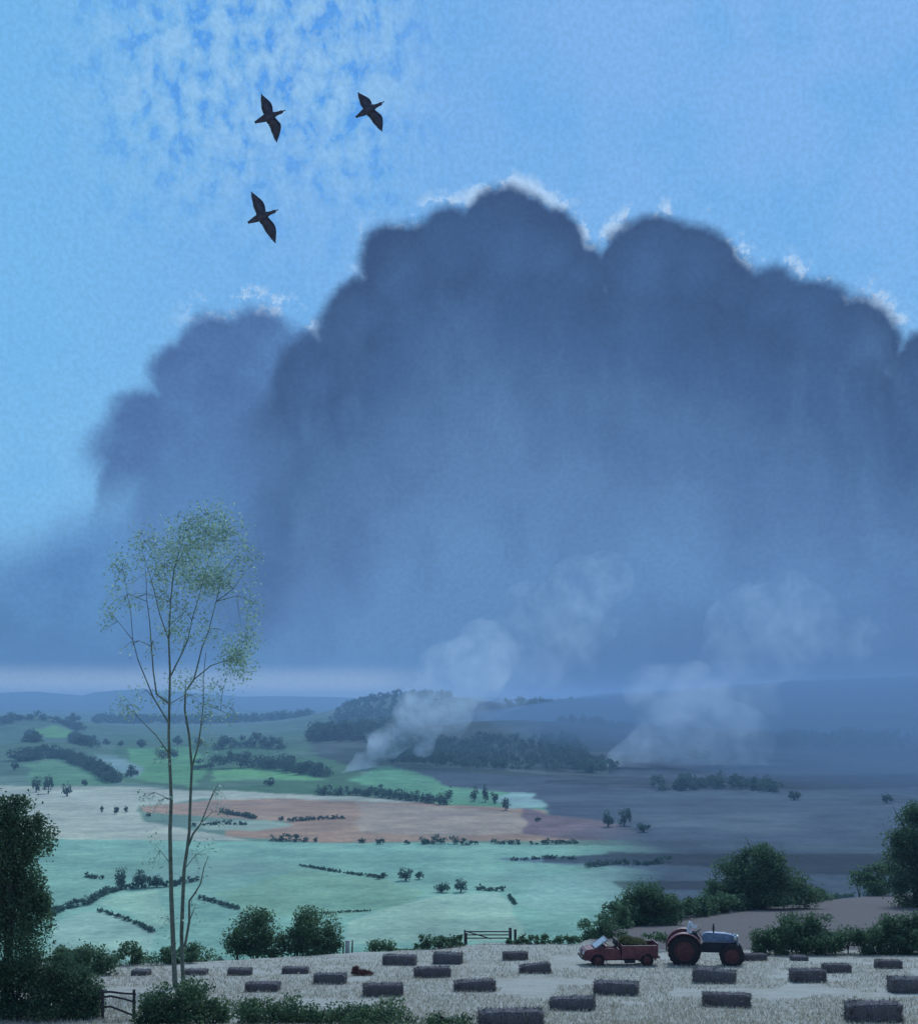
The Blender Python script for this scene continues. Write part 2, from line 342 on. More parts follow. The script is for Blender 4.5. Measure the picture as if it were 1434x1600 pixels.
# rise beyond the second hedge is brown plough
plough = q.m('MULTIPLY', q.step(sp.outputs[1], 73.6, 75.2), q.step(sp.outputs[0], 7.0, 9.5))
fur = q.m('ADD', q.m('MULTIPLY', q.m('SINE', q.m('MULTIPLY', q.m('ADD', sp.outputs[1], q.m('MULTIPLY', sp.outputs[0], .5)), 5.0)), .25), fn)
col = q.mix(plough, col, q.mix(fur, (.13,.11,.11,1), (.27,.22,.20,1)))
q.l.new(col, b.inputs['Base Color']); b.inputs['Roughness'].default_value = .95; b.inputs['Specular IOR Level'].default_value = .1
bp = q.node('ShaderNodeBump'); bp.inputs['Strength'].default_value = .9; bp.inputs['Distance'].default_value = .12
q.l.new(q.m('ADD', fn, rows), bp.inputs['Height']); q.l.new(bp.outputs[0], b.inputs['Normal'])
M['stubble'] = m_
m_, q, b = mat('fields'); t = q.node('ShaderNodeTexCoord').outputs['Object']
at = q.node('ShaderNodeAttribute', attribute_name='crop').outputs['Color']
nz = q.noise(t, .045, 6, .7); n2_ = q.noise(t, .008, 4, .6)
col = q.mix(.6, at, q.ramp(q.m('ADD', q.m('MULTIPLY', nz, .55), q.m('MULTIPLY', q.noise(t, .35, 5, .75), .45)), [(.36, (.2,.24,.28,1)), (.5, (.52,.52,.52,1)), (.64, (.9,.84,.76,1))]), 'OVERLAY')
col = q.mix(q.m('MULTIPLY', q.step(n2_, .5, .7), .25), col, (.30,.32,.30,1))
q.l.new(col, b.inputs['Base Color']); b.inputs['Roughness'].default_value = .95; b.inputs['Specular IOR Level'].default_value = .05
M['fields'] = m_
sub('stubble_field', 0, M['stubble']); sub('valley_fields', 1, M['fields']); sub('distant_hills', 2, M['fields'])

# ------------------------------------------------------------------ foliage
def blob(px, py, rpx, rpy, d, rd=None):
    """an ellipsoid seen at this pixel, with its real centre and radii at distance d"""
    k = d/F; return ((px-CX)*k, d, -(py-HY)*k, rpx*k, rd if rd else rpx*k*.9, rpy*k)
def leaves(blobs, size, cover=1.3, sub_=9, shrink=.50, ground=True, seed=1, edge=True, aspect=1.5):
    """many leaf-sized faces filling the outer part of lobed ellipsoids"""
    r = np.random.default_rng(seed); P = []; 
    for (x, y, z, rx, ry, rz) in blobs:
        n_sub = max(3, int(sub_)); dirs = r.normal(size=(n_sub, 3)); dirs /= np.linalg.norm(dirs, axis=1)[:, None]
        rad = r.uniform(.45, .78, n_sub)[:, None]
        cs = np.array([x, y, z])+dirs*rad*np.array([rx, ry, rz])
        area = 4*math.pi*((rx*rz)+(rx*ry)+(ry*rz))/3
        N = int(area/size**2*cover*.75)+6
        which = r.integers(0, n_sub, N); q_ = r.normal(size=(N, 3)); q_ /= np.linalg.norm(q_, axis=1)[:, None]
        rr = r.uniform(.0, 1, N)**.45
        sc_ = np.array([rx, ry, rz])*shrink*r.uniform(.75, 1.2, (n_sub, 1))[which]
        P.append(cs[which]+q_*rr[:, None]*sc_)
        # strays beyond the outline
        n3 = N//40; q3 = r.normal(size=(n3, 3)); q3 /= np.linalg.norm(q3, axis=1)[:, None]; P.append(np.array([x, y, z])+q3*np.array([rx, ry, rz])*r.uniform(.9, 1.14, (n3, 1)))
    P = np.concatenate(P)
    if ground:
        gz = terrain(P[:, 0], P[:, 1]); P = P[P[:, 2] > gz+size*.2]
    return quads(P, size, r, aspect)
def quads(P, size, r, aspect=1.7):
    N = len(P); a = r.normal(size=(N, 3)); a /= np.linalg.norm(a, axis=1)[:, None]
    h = r.normal(size=(N, 3)); b_ = np.cross(a, h); b_ /= np.linalg.norm(b_, axis=1)[:, None]
    s = size*r.uniform(.5, 1.25, (N, 1))
    a = a*s*.5*aspect**.5; b_ = b_*s*.5/aspect**.5
    Vv = np.stack([P-a, P+b_*1.0, P+a, P-b_*1.0], 1).reshape(-1, 3)
    return Vv, np.arange(4*N).reshape(N, 4)
def foliage(name, blobs, material, size, parent=None, **kw):
    Vv, Ff = leaves(blobs, size, **kw); o = link(name, mesh_np(name, Vv, Ff), material, parent); return o
def localise(o, base):
    """move a mesh's origin to its base without moving it in the world"""
    n = len(o.data.vertices); a = np.empty(n*3, np.float32); o.data.vertices.foreach_get('co', a)
    a = a.reshape(-1, 3)-np.array(base, np.float32); o.data.vertices.foreach_set('co', a.ravel()); o.data.update(); o.location = base; return o
def tube_mesh(paths, sides=6):
    """paths: list of [(x,y,z,r), ...] -> one mesh of tapered tubes"""
    Vv, Ff = [], []
    for p in paths:
        p = [(Vector(a[:3]), a[3]) for a in p]; b0 = len(Vv)
        for i, (c_, r_) in enumerate(p):
            d_ = (p[min(i+1, len(p)-1)][0]-p[max(i-1, 0)][0]).normalized()
            a_ = d_.cross(Vector((0, 1, 0.01)) if abs(d_.y) < .9 else Vector((1, 0, 0))).normalized(); b_ = d_.cross(a_)
            for k in range(sides):
                t_ = 2*math.pi*k/sides; Vv.append(c_+a_*math.cos(t_)*r_+b_*math.sin(t_)*r_)
        for i in range(len(p)-1):
            for k in range(sides):
                k2 = (k+1) % sides; Ff.append((b0+i*sides+k, b0+i*sides+k2, b0+(i+1)*sides+k2, b0+(i+1)*sides+k))
    return mesh_np('limbs', [tuple(v) for v in Vv], Ff, True)
def limbs_for(base, blobs, r0, seed):
    """a trunk forking into limbs that run into every lobe of the crown"""
    rr = random.Random(seed); paths = []
    cx = sum(b[0] for b in blobs)/len(blobs); cy = sum(b[1] for b in blobs)/len(blobs); cz = sum(b[2] for b in blobs)/len(blobs)
    fork = Vector(base).lerp(Vector((cx, cy, cz)), .55)
    paths.append([(base[0], base[1], base[2]-.3, r0*1.25), (base[0]+.03, base[1], base[2]+.4, r0), (fork.x, fork.y, fork.z, r0*.7)])
    for b_ in blobs:
        e = Vector(b_[:3])+Vector((rr.uniform(-.3, .3)*b_[3], rr.uniform(-.3, .3)*b_[4], b_[5]*.3))
        mid = fork.lerp(e, .5)+Vector((rr.uniform(-.2, .2), rr.uniform(-.2, .2), rr.uniform(0, .3)))
        paths.append([(*fork, r0*.55), (*mid, r0*.35), (*e, r0*.12)])
        for _ in range(3):
            e2 = e+Vector((rr.uniform(-1, 1)*b_[3]*.7, rr.uniform(-1, 1)*b_[4]*.7, rr.uniform(-.4, .8)*b_[5])); paths.append([(*mid, r0*.25), (*e2, r0*.05)])
    return tube_mesh(paths)
def tree(name, base, blobs, size, material, label, cat='tree', group=None, r0=.2, seed=1, **kw):
    root = empty(name, base); tag(root, label, cat, group)
    c_ = foliage('crown', blobs, material, size, None, seed=seed, **kw); localise(c_, base); c_.parent = root; c_.location = (0, 0, 0)
    t_ = link('trunk', limbs_for(base, blobs, r0, seed), M['bark']); localise(t_, base); t_.parent = root; t_.location = (0, 0, 0)
    return root
def bush(name, blobs, size, material, label, cat='bush', group=None, seed=1, **kw):
    """a shrub: leaves down to the ground over a few stems"""
    b0 = blobs[0]; bz = tz(b0[0], b0[1]); base = (b0[0], b0[1], bz)
    root = empty(name, base); tag(root, label, cat, group)
    c_ = foliage('foliage', blobs, material, size, None, seed=seed, **kw); localise(c_, base); c_.parent = root; c_.location = (0, 0, 0)
    rr = random.Random(seed)
    for b_ in blobs:
        gx = b_[0]+rr.uniform(-.2, .2)*b_[3]; gy = b_[1]+rr.uniform(-.2, .2); gz = tz(gx, gy); top = max(gz+.3, b_[2]); fk = (gx, gy, gz+(top-gz)*.25); paths = [[(gx, gy, gz-.15, .05), (*fk, .04)]]
        for _ in range(4):
            e = (b_[0]+rr.uniform(-.6, .6)*b_[3], b_[1]+rr.uniform(-.5, .5)*b_[4], top+rr.uniform(-.2, .6)*b_[5]); paths.append([(*fk, .04), ((fk[0]+e[0])/2, (fk[1]+e[1])/2, (fk[2]+e[2])/2+.08, .025), (*e, .01)])
        t_ = link('stem', tube_mesh(paths, 5), M['bark']); localise(t_, base); t_.parent = root; t_.location = (0, 0, 0)
    return root
def hedge(pts, h, label, material='leaf_far', d0=300, size=None, gap=0.0, seed=1, group=None, width=None, cover=1.1, name='hedge', kind=None, dists=None):
    """a hedge along a line of ground points (photo pixels of its foot)"""
    rr = random.Random(seed); G = [hit(px, py, d0) if dists is None else ((px-CX)/F*dists[i], dists[i], 0) for i, (px, py) in enumerate(pts)]
    bl = []; w = width or h*.55
    for (x0, y0, _), (x1, y1, _) in zip(G[:-1], G[1:]):
        L = math.hypot(x1-x0, y1-y0); n_ = max(1, int(L/(w*(.85 if y0 > 200 else .75))))
        n_ = min(n_, 160)
        for i in range(n_):
            if rr.random() < gap: continue
            t_ = (i+rr.random()*.6)/n_; x = x0+(x1-x0)*t_; y = y0+(y1-y0)*t_; hh = h*(.72 if 300 < y0 < 700 else 1)*rr.uniform(.6, 1.2); ww = max(w, L/n_*.6)*rr.uniform(.8, 1.25)
            bl.append((x, y, tz(x, y)+hh*.42, ww, w, hh*.62))
    if not bl: bl.append((G[0][0], G[0][1], G[0][2]+h*.4, w, w, h*.6))
    dm_ = sum(b_[1] for b_ in bl)/len(bl); s_ = size or max(.12, dm_*.0013)
    base = (G[0][0], G[0][1], tz(G[0][0], G[0][1]))
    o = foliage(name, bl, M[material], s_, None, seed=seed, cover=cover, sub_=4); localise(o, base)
    return tag(o, label, 'hedge' if kind is None else None, group, kind)

# ---- valley hedges and trees
VH = 'hedges dividing the turquoise valley fields'
hedge([(78,1432),(105,1420),(135,1414),(150,1406)], 3.2, 'dark hedge starting behind the big left tree and running up to the field corner', seed=2, group=VH)
hedge([(150,1404),(175,1394),(210,1388),(262,1386),(310,1376)], 3.2, 'dark curving hedge behind the slender tree, above the small square field', seed=3, group=VH)
hedge([(135,1370),(148,1373),(162,1374)], 2.2, 'short dark stub of hedge alone in the turquoise field on the left', seed=4, group=VH)
hedge([(155,1424),(190,1436),(215,1445),(240,1458)], 1.6, 'faint low hedge slanting down between two pale green fields', seed=5, gap=.25, group=VH)
hedge([(310,1404),(340,1412),(372,1422)], 2.0, 'short low hedge sloping to the right of the slender tree trunks', seed=6, gap=.1, group=VH)
hedge([(470,1353),(520,1362),(570,1369),(600,1373)], 1.6, 'thin hedge sloping down to the pair of bushes in mid valley', seed=7, gap=.1, group=VH)
hedge([(745,1390),(765,1392),(790,1392)], 2.4, 'low dark hedge just right of the valley bushes', seed=8, group=VH)
hedge([(795,1402),(805,1414)], 1.4, 'tiny scrap of hedge in the pale field above the gate', seed=9, group=VH)
hedge([(480,1428),(520,1427),(580,1424)], .9, 'thin faint hedge line above the round bush by the field', seed=10, gap=.3, group=VH)
hedge([(800,1345),(850,1342),(900,1343)], 2.0, 'dim broken hedge below the rust field on the right', seed=11, gap=.25, group=VH)
hedge([(915,1356),(960,1350),(1010,1352),(1050,1346)], 3.2, 'dark smudged hedge at the edge of the murk on the right', seed=12, gap=.12, group=VH)
hedge([(655,1319),(690,1318),(712,1319)], 5, 'longest dark hedge stretch along the bottom of the rust field', seed=13, group=VH)
hedge([(720,1320),(745,1320)], 4, 'short hedge stretch just right of the longest one under the rust field', seed=14, group=VH)
hedge([(770,1319),(830,1320),(905,1318)], 3, 'thin dim hedge under the darkest part of the rust field', seed=15, gap=.2, group=VH)
hedge([(425,1314),(455,1315),(480,1316)], 4.5, 'small dark hedge stretch under the left part of the rust field', seed=16, group=VH)
hedge([(345,1271),(380,1276),(400,1280)], 3, 'short dark hedge in the rust field right of the slender tree', seed=17, group=VH)
hedge([(450,1284),(500,1281),(540,1279)], 3, 'thin dark strip of hedge in the middle of the rust field', seed=18, group=VH)
hedge([(300,1292),(350,1288),(400,1290)], 3, 'pale green strip of hedge crossing behind the slender trunks', seed=19, gap=.3, group=VH)
hedge([(495,1243),(560,1243),(620,1249),(690,1257)], 7, 'long dark hedge at the top of the rust field', seed=20, group=VH)
hedge([(690,1258),(705,1256)], 9, 'dark clump ending the hedge above the rust field', seed=21, group=VH)
hedge([(316,1202),(360,1200),(400,1199),(440,1203),(475,1209),(508,1214)], 15, 'long dark hedge of trees above the bright green field', seed=22, group=VH, width=11)
hedge([(335,1172),(370,1168),(410,1166),(445,1172)], 17, 'dark hedge of trees one field behind the bright green field', seed=23, group=VH, width=12)
hedge([(38,1176),(75,1178),(105,1188),(135,1198),(160,1212),(178,1224)], 11, 'dark hedge climbing over the near green hill on the left', seed=24, group=VH, width=8)
hedge([(20,1190),(60,1186),(95,1183)], 13, 'thick dark trees topping the near green hill on the left', seed=25, group=VH, width=10)
hedge([(0,1132),(30,1124),(60,1124),(100,1130),(128,1142)], 15, 'dark hedge along the crest of the farther left hill', seed=26, d0=1900, group=VH, width=14)
hedge([(48,1150),(52,1160),(60,1168)], 12, 'dark hedge closing off the small bright field on the far left hill', seed=27, d0=1500, group=VH, width=10)
hedge([(115,1152),(130,1165),(150,1178)], 12, 'hedge running down the right shoulder of the far left hill', seed=28, d0=1500, group=VH, width=10, gap=.15)

BG_ = 'single bushes and trees dotted about the valley'
def dot(px, py, wpx, hpx, label, seed, mat_='leaf_far', d0=300):
    x, d, z = hit(px, py, d0); k = d/F; w = wpx*k/2; h = hpx*k
    base = (x, d, z); root = empty('valley_tree', base); tag(root, label, 'tree', BG_)
    bl = [(x, d, z+h*.55, w, w, h*.46), (x-w*.35, d, z+h*.4, w*.7, w*.7, h*.36), (x+w*.4, d, z+h*.42, w*.65, w*.7, h*.36)]
    c_ = foliage('crown', bl, M[mat_], max(.3, d*.0012), None, seed=seed, cover=1.3, sub_=6); localise(c_, base); c_.parent = root; c_.location = (0, 0, 0)
    t_ = link('trunk', tube_mesh([[(x, d, z-.3, w*.13), (x, d, z+h*.5, w*.08)], [(x, d, z+h*.3, w*.07), (x+w*.5, d, z+h*.6, w*.02)]]), M['bark']); localise(t_, base); t_.parent = root; t_.location = (0, 0, 0)
dots = [(57,1238,16,26,'left one of three dark trees at the top of the straw field'),(76,1240,17,30,'middle and tallest of three dark trees at the top of the straw field'),
 (105,1244,16,22,'right one of three dark trees at the top of the straw field'),(24,1204,12,16,'small dark tree beside the left tree crown, on the hill'),
 (132,1228,12,10,'small low bush at the foot of the left hill'),(205,1214,24,18,'dark spreading tree in the misty dip left of the slender trunks'),
 (159,1270,7,12,'leftmost of three tiny bushes in the straw field'),(182,1272,9,14,'middle of three tiny bushes in the straw field'),(197,1270,7,10,'rightmost of three tiny bushes in the straw field'),
 (233,1276,8,8,'tiny bush by the left tip of the rust field'),(422,1228,20,13,'small dark bush in the pale dip below the bright green field'),
 (222,1168,18,14,'dark round tree on the mist edge left of the slender trunk'),(278,1164,18,14,'dark round tree on the mist edge just right of the main slender trunk'),(311,1166,14,13,'dark tree on the mist edge between trunk and long hedge'),
 (262,1186,36,20,'wide dark tree clump behind the main slender trunk'),(145,1158,12,12,'small misty tree beyond the left hill'),(168,1164,14,10,'dim misty tree left of the round dark one'),(188,1166,12,10,'dimmest misty tree between two darker ones'),
 (118,1128,18,14,'lone tree standing on the skyline right of the far left hill'),
 (634,1376,26,20,'left and larger bush of the group in mid valley'),(655,1374,14,14,'small bush touching the larger mid valley bush'),(600,1372,12,9,'little bush on the thin sloping hedge'),
 (690,1394,26,17,'dark round bush left of a pair in the valley'),(720,1394,22,22,'taller bush right of a pair in the valley'),(592,1374,10,8,'smallest bush on the thin sloping hedge'),
 (594,1319,15,11,'dark bush alone under the rust field'),(565,1317,14,8,'flat bush left of the dark one under the rust field'),(636,1319,10,7,'small bush left of the longest hedge under the rust field'),
 (493,1316,9,7,'tiny bush right of the left hedge under the rust field'),(440,1282,10,6,'tiny bush in the left middle of the rust field'),
 (741,1252,14,24,'left dark tree of the clump on the green wedge'),(758,1253,12,28,'tallest tree of the clump on the green wedge'),(772,1256,13,22,'right tree of the clump on the green wedge'),(790,1266,14,22,'dark tree at the tip of the clump near the pale field'),
 (860,1342,12,8,'dim bush at the edge of the shadowed field'),(840,1284,10,8,'dull green bush near the dark end of the rust field'),
 (975,1290,24,30,'dim round tree in the murk right of the rust field'),(950,1292,20,26,'dim tree beside another in the murk right of the rust field'),(1005,1300,26,16,'low purple brown bush in the murk'),
 (190,1390,24,34,'tall pale tree on the curving hedge left of the slender trunks'),(222,1388,30,28,'broad pale tree on the curving hedge behind the slender trunks'),(245,1386,20,22,'smallest pale tree on the curving hedge'),
 (1240,1250,22,16,'dark tree hardly seen in the rain on the right'),(1385,1255,20,18,'dim tree in the rain near the right edge'),(1090,1190,40,20,'dim clump of trees in the rain behind the smoke')]
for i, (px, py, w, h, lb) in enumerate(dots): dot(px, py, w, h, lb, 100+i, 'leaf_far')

def woodland(line, depth_m, h, n, label, seed, d0, size_k=.0013):
    """a wood seen as one mass on a ridge"""
    rr = random.Random(seed); G = [hit(px, py, d0) for px, py in line]; bl = []
    for _ in range(n):
        i = rr.randrange(len(G)-1); t_ = rr.random(); x = G[i][0]*(1-t_)+G[i+1][0]*t_; y = G[i][1]*(1-t_)+G[i+1][1]*t_+rr.uniform(-.1, 1)*depth_m
        hh = h*rr.uniform(.7, 1.15); bl.append((x, y, tz(x, y)+hh*.45, hh*.55, hh*.55, hh*.55))
    dm_ = sum(b_[1] for b_ in bl)/len(bl)
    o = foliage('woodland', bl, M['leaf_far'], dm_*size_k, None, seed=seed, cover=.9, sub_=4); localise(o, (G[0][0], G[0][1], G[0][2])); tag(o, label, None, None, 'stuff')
woodland([(140,1134),(200,1133),(300,1132),(370,1135),(480,1136)], 160, 24, 260, 'long dark wood on the ridge behind the slender tree', 31, 3300)
woodland([(515,1128),(570,1126),(640,1124),(700,1126)], 500, 16, 300, 'dark wood covering the high ridge left of the smoke', 32, 2700)
woodland([(480,1172),(540,1168),(600,1166)], 260, 20, 160, 'dark wood on the lower ridge where the smoke drifts', 33, 1700)
woodland([(560,1196),(640,1206),(720,1226),(800,1238),(900,1240),(960,1230)], 460, 12, 460, 'dark wood covering the hillside above the green wedge field', 34, 1200)
woodland([(800,1122),(900,1118),(1000,1120),(1100,1128)], 300, 22, 220, 'dim wood on the skyline right of the smoke', 35, 2600)
woodland([(1110,1168),(1200,1176),(1300,1170),(1434,1172)], 200, 18, 200, 'dim wood along the rain dark ridge on the right', 36, 1500)
woodland([(880,1150),(960,1146),(1040,1150),(1150,1150)], 200, 14, 160, 'dim wood behind the broad smoke bank', 38, 1900)
woodland([(1030,1236),(1130,1232),(1230,1240)], 60, 10, 60, 'faint strip of wood in the murk above the brown rise', 37, 800)

# ---- trees and hedges round the near field
NB = 'hedges bordering the stubble field'
def bl_(lst, d): return [blob(*a, d) for a in lst]
# left foreground tree and shrubs
b_ = near_pt(10, 1592)
tree('field_tree', (b_[0]-.3, 46.5, tz(b_[0]-.3, 46.5)), bl_([(-20,1300,70,75),(30,1275,42,38),(52,1318,36,42),(10,1380,60,70),(50,1415,34,45),(-40,1390,60,90),(20,1450,62,50),(60,1290,20,22)], 46.5), .095, M['leaf_dark'],
     'large dark leafy tree cut off by the left edge of the picture', 'tree', None, .22, 41, cover=3.0, sub_=11)
bush('foreground_bush', bl_([(60,1545,60,50),(-10,1540,60,62),(110,1552,46,42),(140,1560,26,38),(30,1500,50,36),(60,1576,70,24),(130,1578,34,22),(95,1520,40,28)], 46), .085, M['leaf_dark'], 'broad dark bush spreading at the foot of the big left tree', seed=42, cover=3.0, sub_=12)
bush('foreground_bush', bl_([(262,1572,46,38),(310,1565,48,32),(232,1584,30,26),(345,1584,34,28),(285,1595,70,30)], 44.6), .085, M['leaf_mid'], 'round green bush at the foot of the slender tree, by the bottom edge', seed=43, cover=3.0, sub_=12)
bush('foreground_bush', bl_([(400,1584,38,26),(448,1586,36,30),(425,1600,60,24),(480,1592,20,20)], 44), .085, M['leaf_mid'], 'low green bush between two others along the bottom edge', seed=44, cover=2.8, sub_=12)
bush('foreground_bush', bl_([(505,1582,30,26),(548,1588,40,22),(600,1584,38,26),(570,1606,90,26),(640,1600,22,18)], 43.6), .085, M['leaf_mid'], 'long low bush with sunlit tips by the bottom edge, below the middle bales', seed=45, cover=1.8, sub_=12)
bush('foreground_bush', bl_([(685,1596,26,18),(722,1600,26,18),(700,1610,50,18)], 43.2), .085, M['leaf_mid'], 'lowest small bush at the bottom edge, left of the nearest bale', seed=46, cover=1.6, sub_=12)
# far side of the stubble field
def dpt(px, py): return near_pt(px, py)[1]
hedge([(60,1500),(110,1512),(160,1524),(195,1522)], 1.3, 'dark hedge falling behind the broad bush on the left', 'leaf_dark', 40, .11, seed=51, group=NB, width=.8, cover=1.8)
hedge([(200,1508),(250,1506),(300,1504),(345,1500)], 1.15, 'dark hedge crossing behind the slender tree trunks', 'leaf_dark', 40, .12, seed=52, group=NB, width=.9, cover=1.8)
bush('hedgerow_bush', bl_([(398,1450,40,36),(372,1474,26,26),(425,1470,28,28),(400,1484,42,16)], 72.5), .11, M['leaf_dark'], 'tall rounded bush, left of the joined pair at the far side of the stubble', seed=53, cover=2.8, sub_=12)
bush('hedgerow_bush', bl_([(492,1452,42,34),(465,1470,30,26),(512,1472,24,24),(492,1482,42,14)], 73), .11, M['leaf_mid'], 'wide green bush, right of the joined pair at the far side of the stubble', seed=54, cover=2.8, sub_=12)
bush('hedgerow_bush', bl_([(596,1480,26,15),(585,1486,18,10),(614,1487,16,9)], 74), .10, M['leaf_mid'], 'small round bush alone right of the pale gatepost', seed=55, cover=1.8, sub_=9)
hedge([(632,1484),(648,1484),(662,1484)], .5, 'sparse low scraps of hedge right of the small round bush', 'leaf_mid', 40, .1, seed=56, group=NB, width=.3, gap=.3)
hedge([(655,1484),(690,1482),(724,1478)], .75, 'dark ragged hedge left of the wooden gate', 'leaf_dark', 40, .12, seed=57, group=NB, width=.45, cover=1.7)
hedge([(800,1476),(850,1475),(905,1475)], .62, 'straight dark clipped hedge right of the wooden gate', 'leaf_dark', 40, .12, seed=58, group=NB, width=.45, cover=1.9)
bush('hedgerow_bush', bl_([(915,1452,24,15),(940,1448,26,18),(960,1458,22,14),(925,1462,32,12)], 84), .12, M['leaf_dark'], 'dark bush behind the bonnet of the red truck', seed=59, cover=1.9, sub_=9)
bush('hedgerow_bush', bl_([(1022,1464,22,8),(1045,1468,18,8),(985,1472,24,8)], 74), .13, M['leaf_mid'], 'low green bush between the red truck and the tractor', seed=60, cover=1.6, sub_=8)
tree('field_tree', (*near_pt(1012,1446)[:1], 98, tz(near_pt(1012,1446)[0], 98)), bl_([(1010,1405,42,34),(985,1418,28,28),(1040,1424,32,26),(975,1440,22,14),(1005,1436,50,16)], 97), .15, M['leaf_dark'],
     'dark rounded tree left of the largest tree, above the red truck', 'tree', None, .22, 61, cover=2.8, sub_=10)
tree('field_tree', ((1185-CX)/F*122, 122, tz((1185-CX)/F*122, 122)), bl_([(1180,1360,52,46),(1140,1378,38,40),(1225,1372,44,42),(1200,1345,34,28),(1120,1398,30,26),(1250,1392,36,26),(1180,1400,80,24),(1160,1340,20,18)], 121), .18, M['leaf_dark'],
     'largest dark spreading tree on the rise above the tractor', 'tree', None, .35, 62, cover=2.8, sub_=11)
tree('field_tree', ((1430-CX)/F*125, 125, tz((1430-CX)/F*125, 125)), bl_([(1425,1300,48,44),(1405,1325,34,30),(1450,1280,40,40),(1420,1360,44,50),(1460,1340,60,70),(1415,1400,36,36)], 125), .18, M['leaf_dark'],
     'tall dark tree cut off by the right edge of the picture', 'tree', None, .35, 63, cover=2.8, sub_=11)
bush('hedgerow_bush', bl_([(1365,1362,30,18),(1388,1358,22,20),(1345,1370,20,14),(1362,1384,44,18)], 150), .26, M['leaf_mid'], 'green bush beside the tall tree at the right edge', seed=64, cover=1.8, sub_=8, ground=False)
hedge([(958,1452),(1000,1444),(1050,1437),(1100,1430),(1160,1422),(1220,1414),(1280,1408)], 1.7, 'dark hedge climbing the rise under the two big trees', 'leaf_dark', 60, .2, seed=65, group=NB, width=1.1, cover=1.8)
hedge([(1280,1407),(1305,1404),(1335,1401)], 2.0, 'dark lumpy hedge right of the largest tree', 'leaf_dark', 60, .2, seed=66, group=NB, width=1.3, cover=1.8)
hedge([(1350,1400),(1380,1398),(1434,1395),(1500,1392)], 1.9, 'dark hedge below the tall tree at the right edge', 'leaf_dark', 60, .22, seed=67, group=NB, width=1.2, cover=1.8)
def dhedge(pts, d, h, label, seed, mt='leaf_dark', **k2):
    return hedge([(px, 0) for px in pts], h, label, mt, seed=seed, group=NB, dists=[d]*len(pts), size=.11, cover=2.2, **k2)
dhedge([1168,1200,1240,1290,1340,1400,1450,1500], 71.5, 1.5, 'long dark hedge behind the stubble, right of the tractor', 68, width=.9)
bush('hedgerow_bush', bl_([(1240,1450,32,24),(1280,1444,24,24),(1262,1466,56,20),(1215,1464,28,20),(1190,1470,22,15),(1320,1466,34,20)], 72.3), .11, M['leaf_dark'], 'bushy peak in the hedge right of the tractor', seed=69, cover=2.8, sub_=10)
bush('hedgerow_bush', bl_([(1395,1450,32,24),(1425,1457,30,28),(1440,1442,30,28),(1370,1466,26,18),(1410,1472,50,14)], 72.3), .11, M['leaf_dark'], 'bushy peak in the hedge by the right edge', seed=70, cover=2.8, sub_=10)

# ---- the slender tree
TD = 55.0
tb = ((277-CX)/F*TD, TD, tz((277-CX)/F*TD, TD))
def tp(px, py, r_, dd=0.0): d = TD+dd; return ((px-CX)/F*d, d, -(py-HY)/F*d, r_)
def chain(pts, r0, r1, dd0=0, dd1=0):
    n_ = len(pts); return [tp(px, py, r0+(r1-r0)*i/(n_-1), dd0+(dd1-dd0)*i/(n_-1)) for i, (px, py) in enumerate(pts)]
paths = [chain([(275,1562),(272,1500),(270,1450),(268,1400),(267,1350),(266,1300),(268,1250),(266,1200),(264,1150),(265,1100),(266,1050),(264,1000),(267,940),(272,890),(290,830)], .115, .018, 0, .3),
 chain([(288,1560),(285,1500),(284,1460),(286,1405),(288,1359),(293,1325),(296,1300),(298,1245),(300,1200),(296,1150),(289,1109),(290,1081),(303,1062),(309,1040),(316,1012),(325,990),(338,940),(350,890)], .095, .012, .3, 1.5),
 chain([(293,1325),(302,1303),(314,1287),(328,1252),(342,1224)], .055, .012, .3, .8), chain([(289,1480),(296,1440),(296,1408),(306,1394),(314,1380),(319,1355),(326,1338)], .06, .012, .3, -.8),
 chain([(300,1200),(310,1165),(314,1137),(318,1100),(318,1060),(322,1020)], .04, .012, .5, 1.5), chain([(265,1100),(245,1085),(240,1050),(237,1010),(234,969),(230,940),(228,890)], .04, .01, 0, -1.2),
 chain([(264,1130),(240,1090),(225,1053),(216,1031),(208,1000),(205,960),(196,910)], .035, .008, 0, -1.8), chain([(265,1060),(285,1020),(294,1000),(300,969),(312,930),(322,890)], .035, .01, 0, 1),
 chain([(264,1000),(250,960),(238,910),(222,860)], .03, .008, 0, -1), chain([(303,1062),(330,1040),(360,1030),(385,1010)], .03, .008, .8, 1.8), chain([(338,940),(365,920),(385,890)], .025, .006, 1.4, 2),
 chain([(266,1180),(245,1150),(215,1120),(200,1105)], .03, .006, 0, -1), chain([(318,1100),(345,1110),(360,1118)], .02, .006, 1, 1.4)]
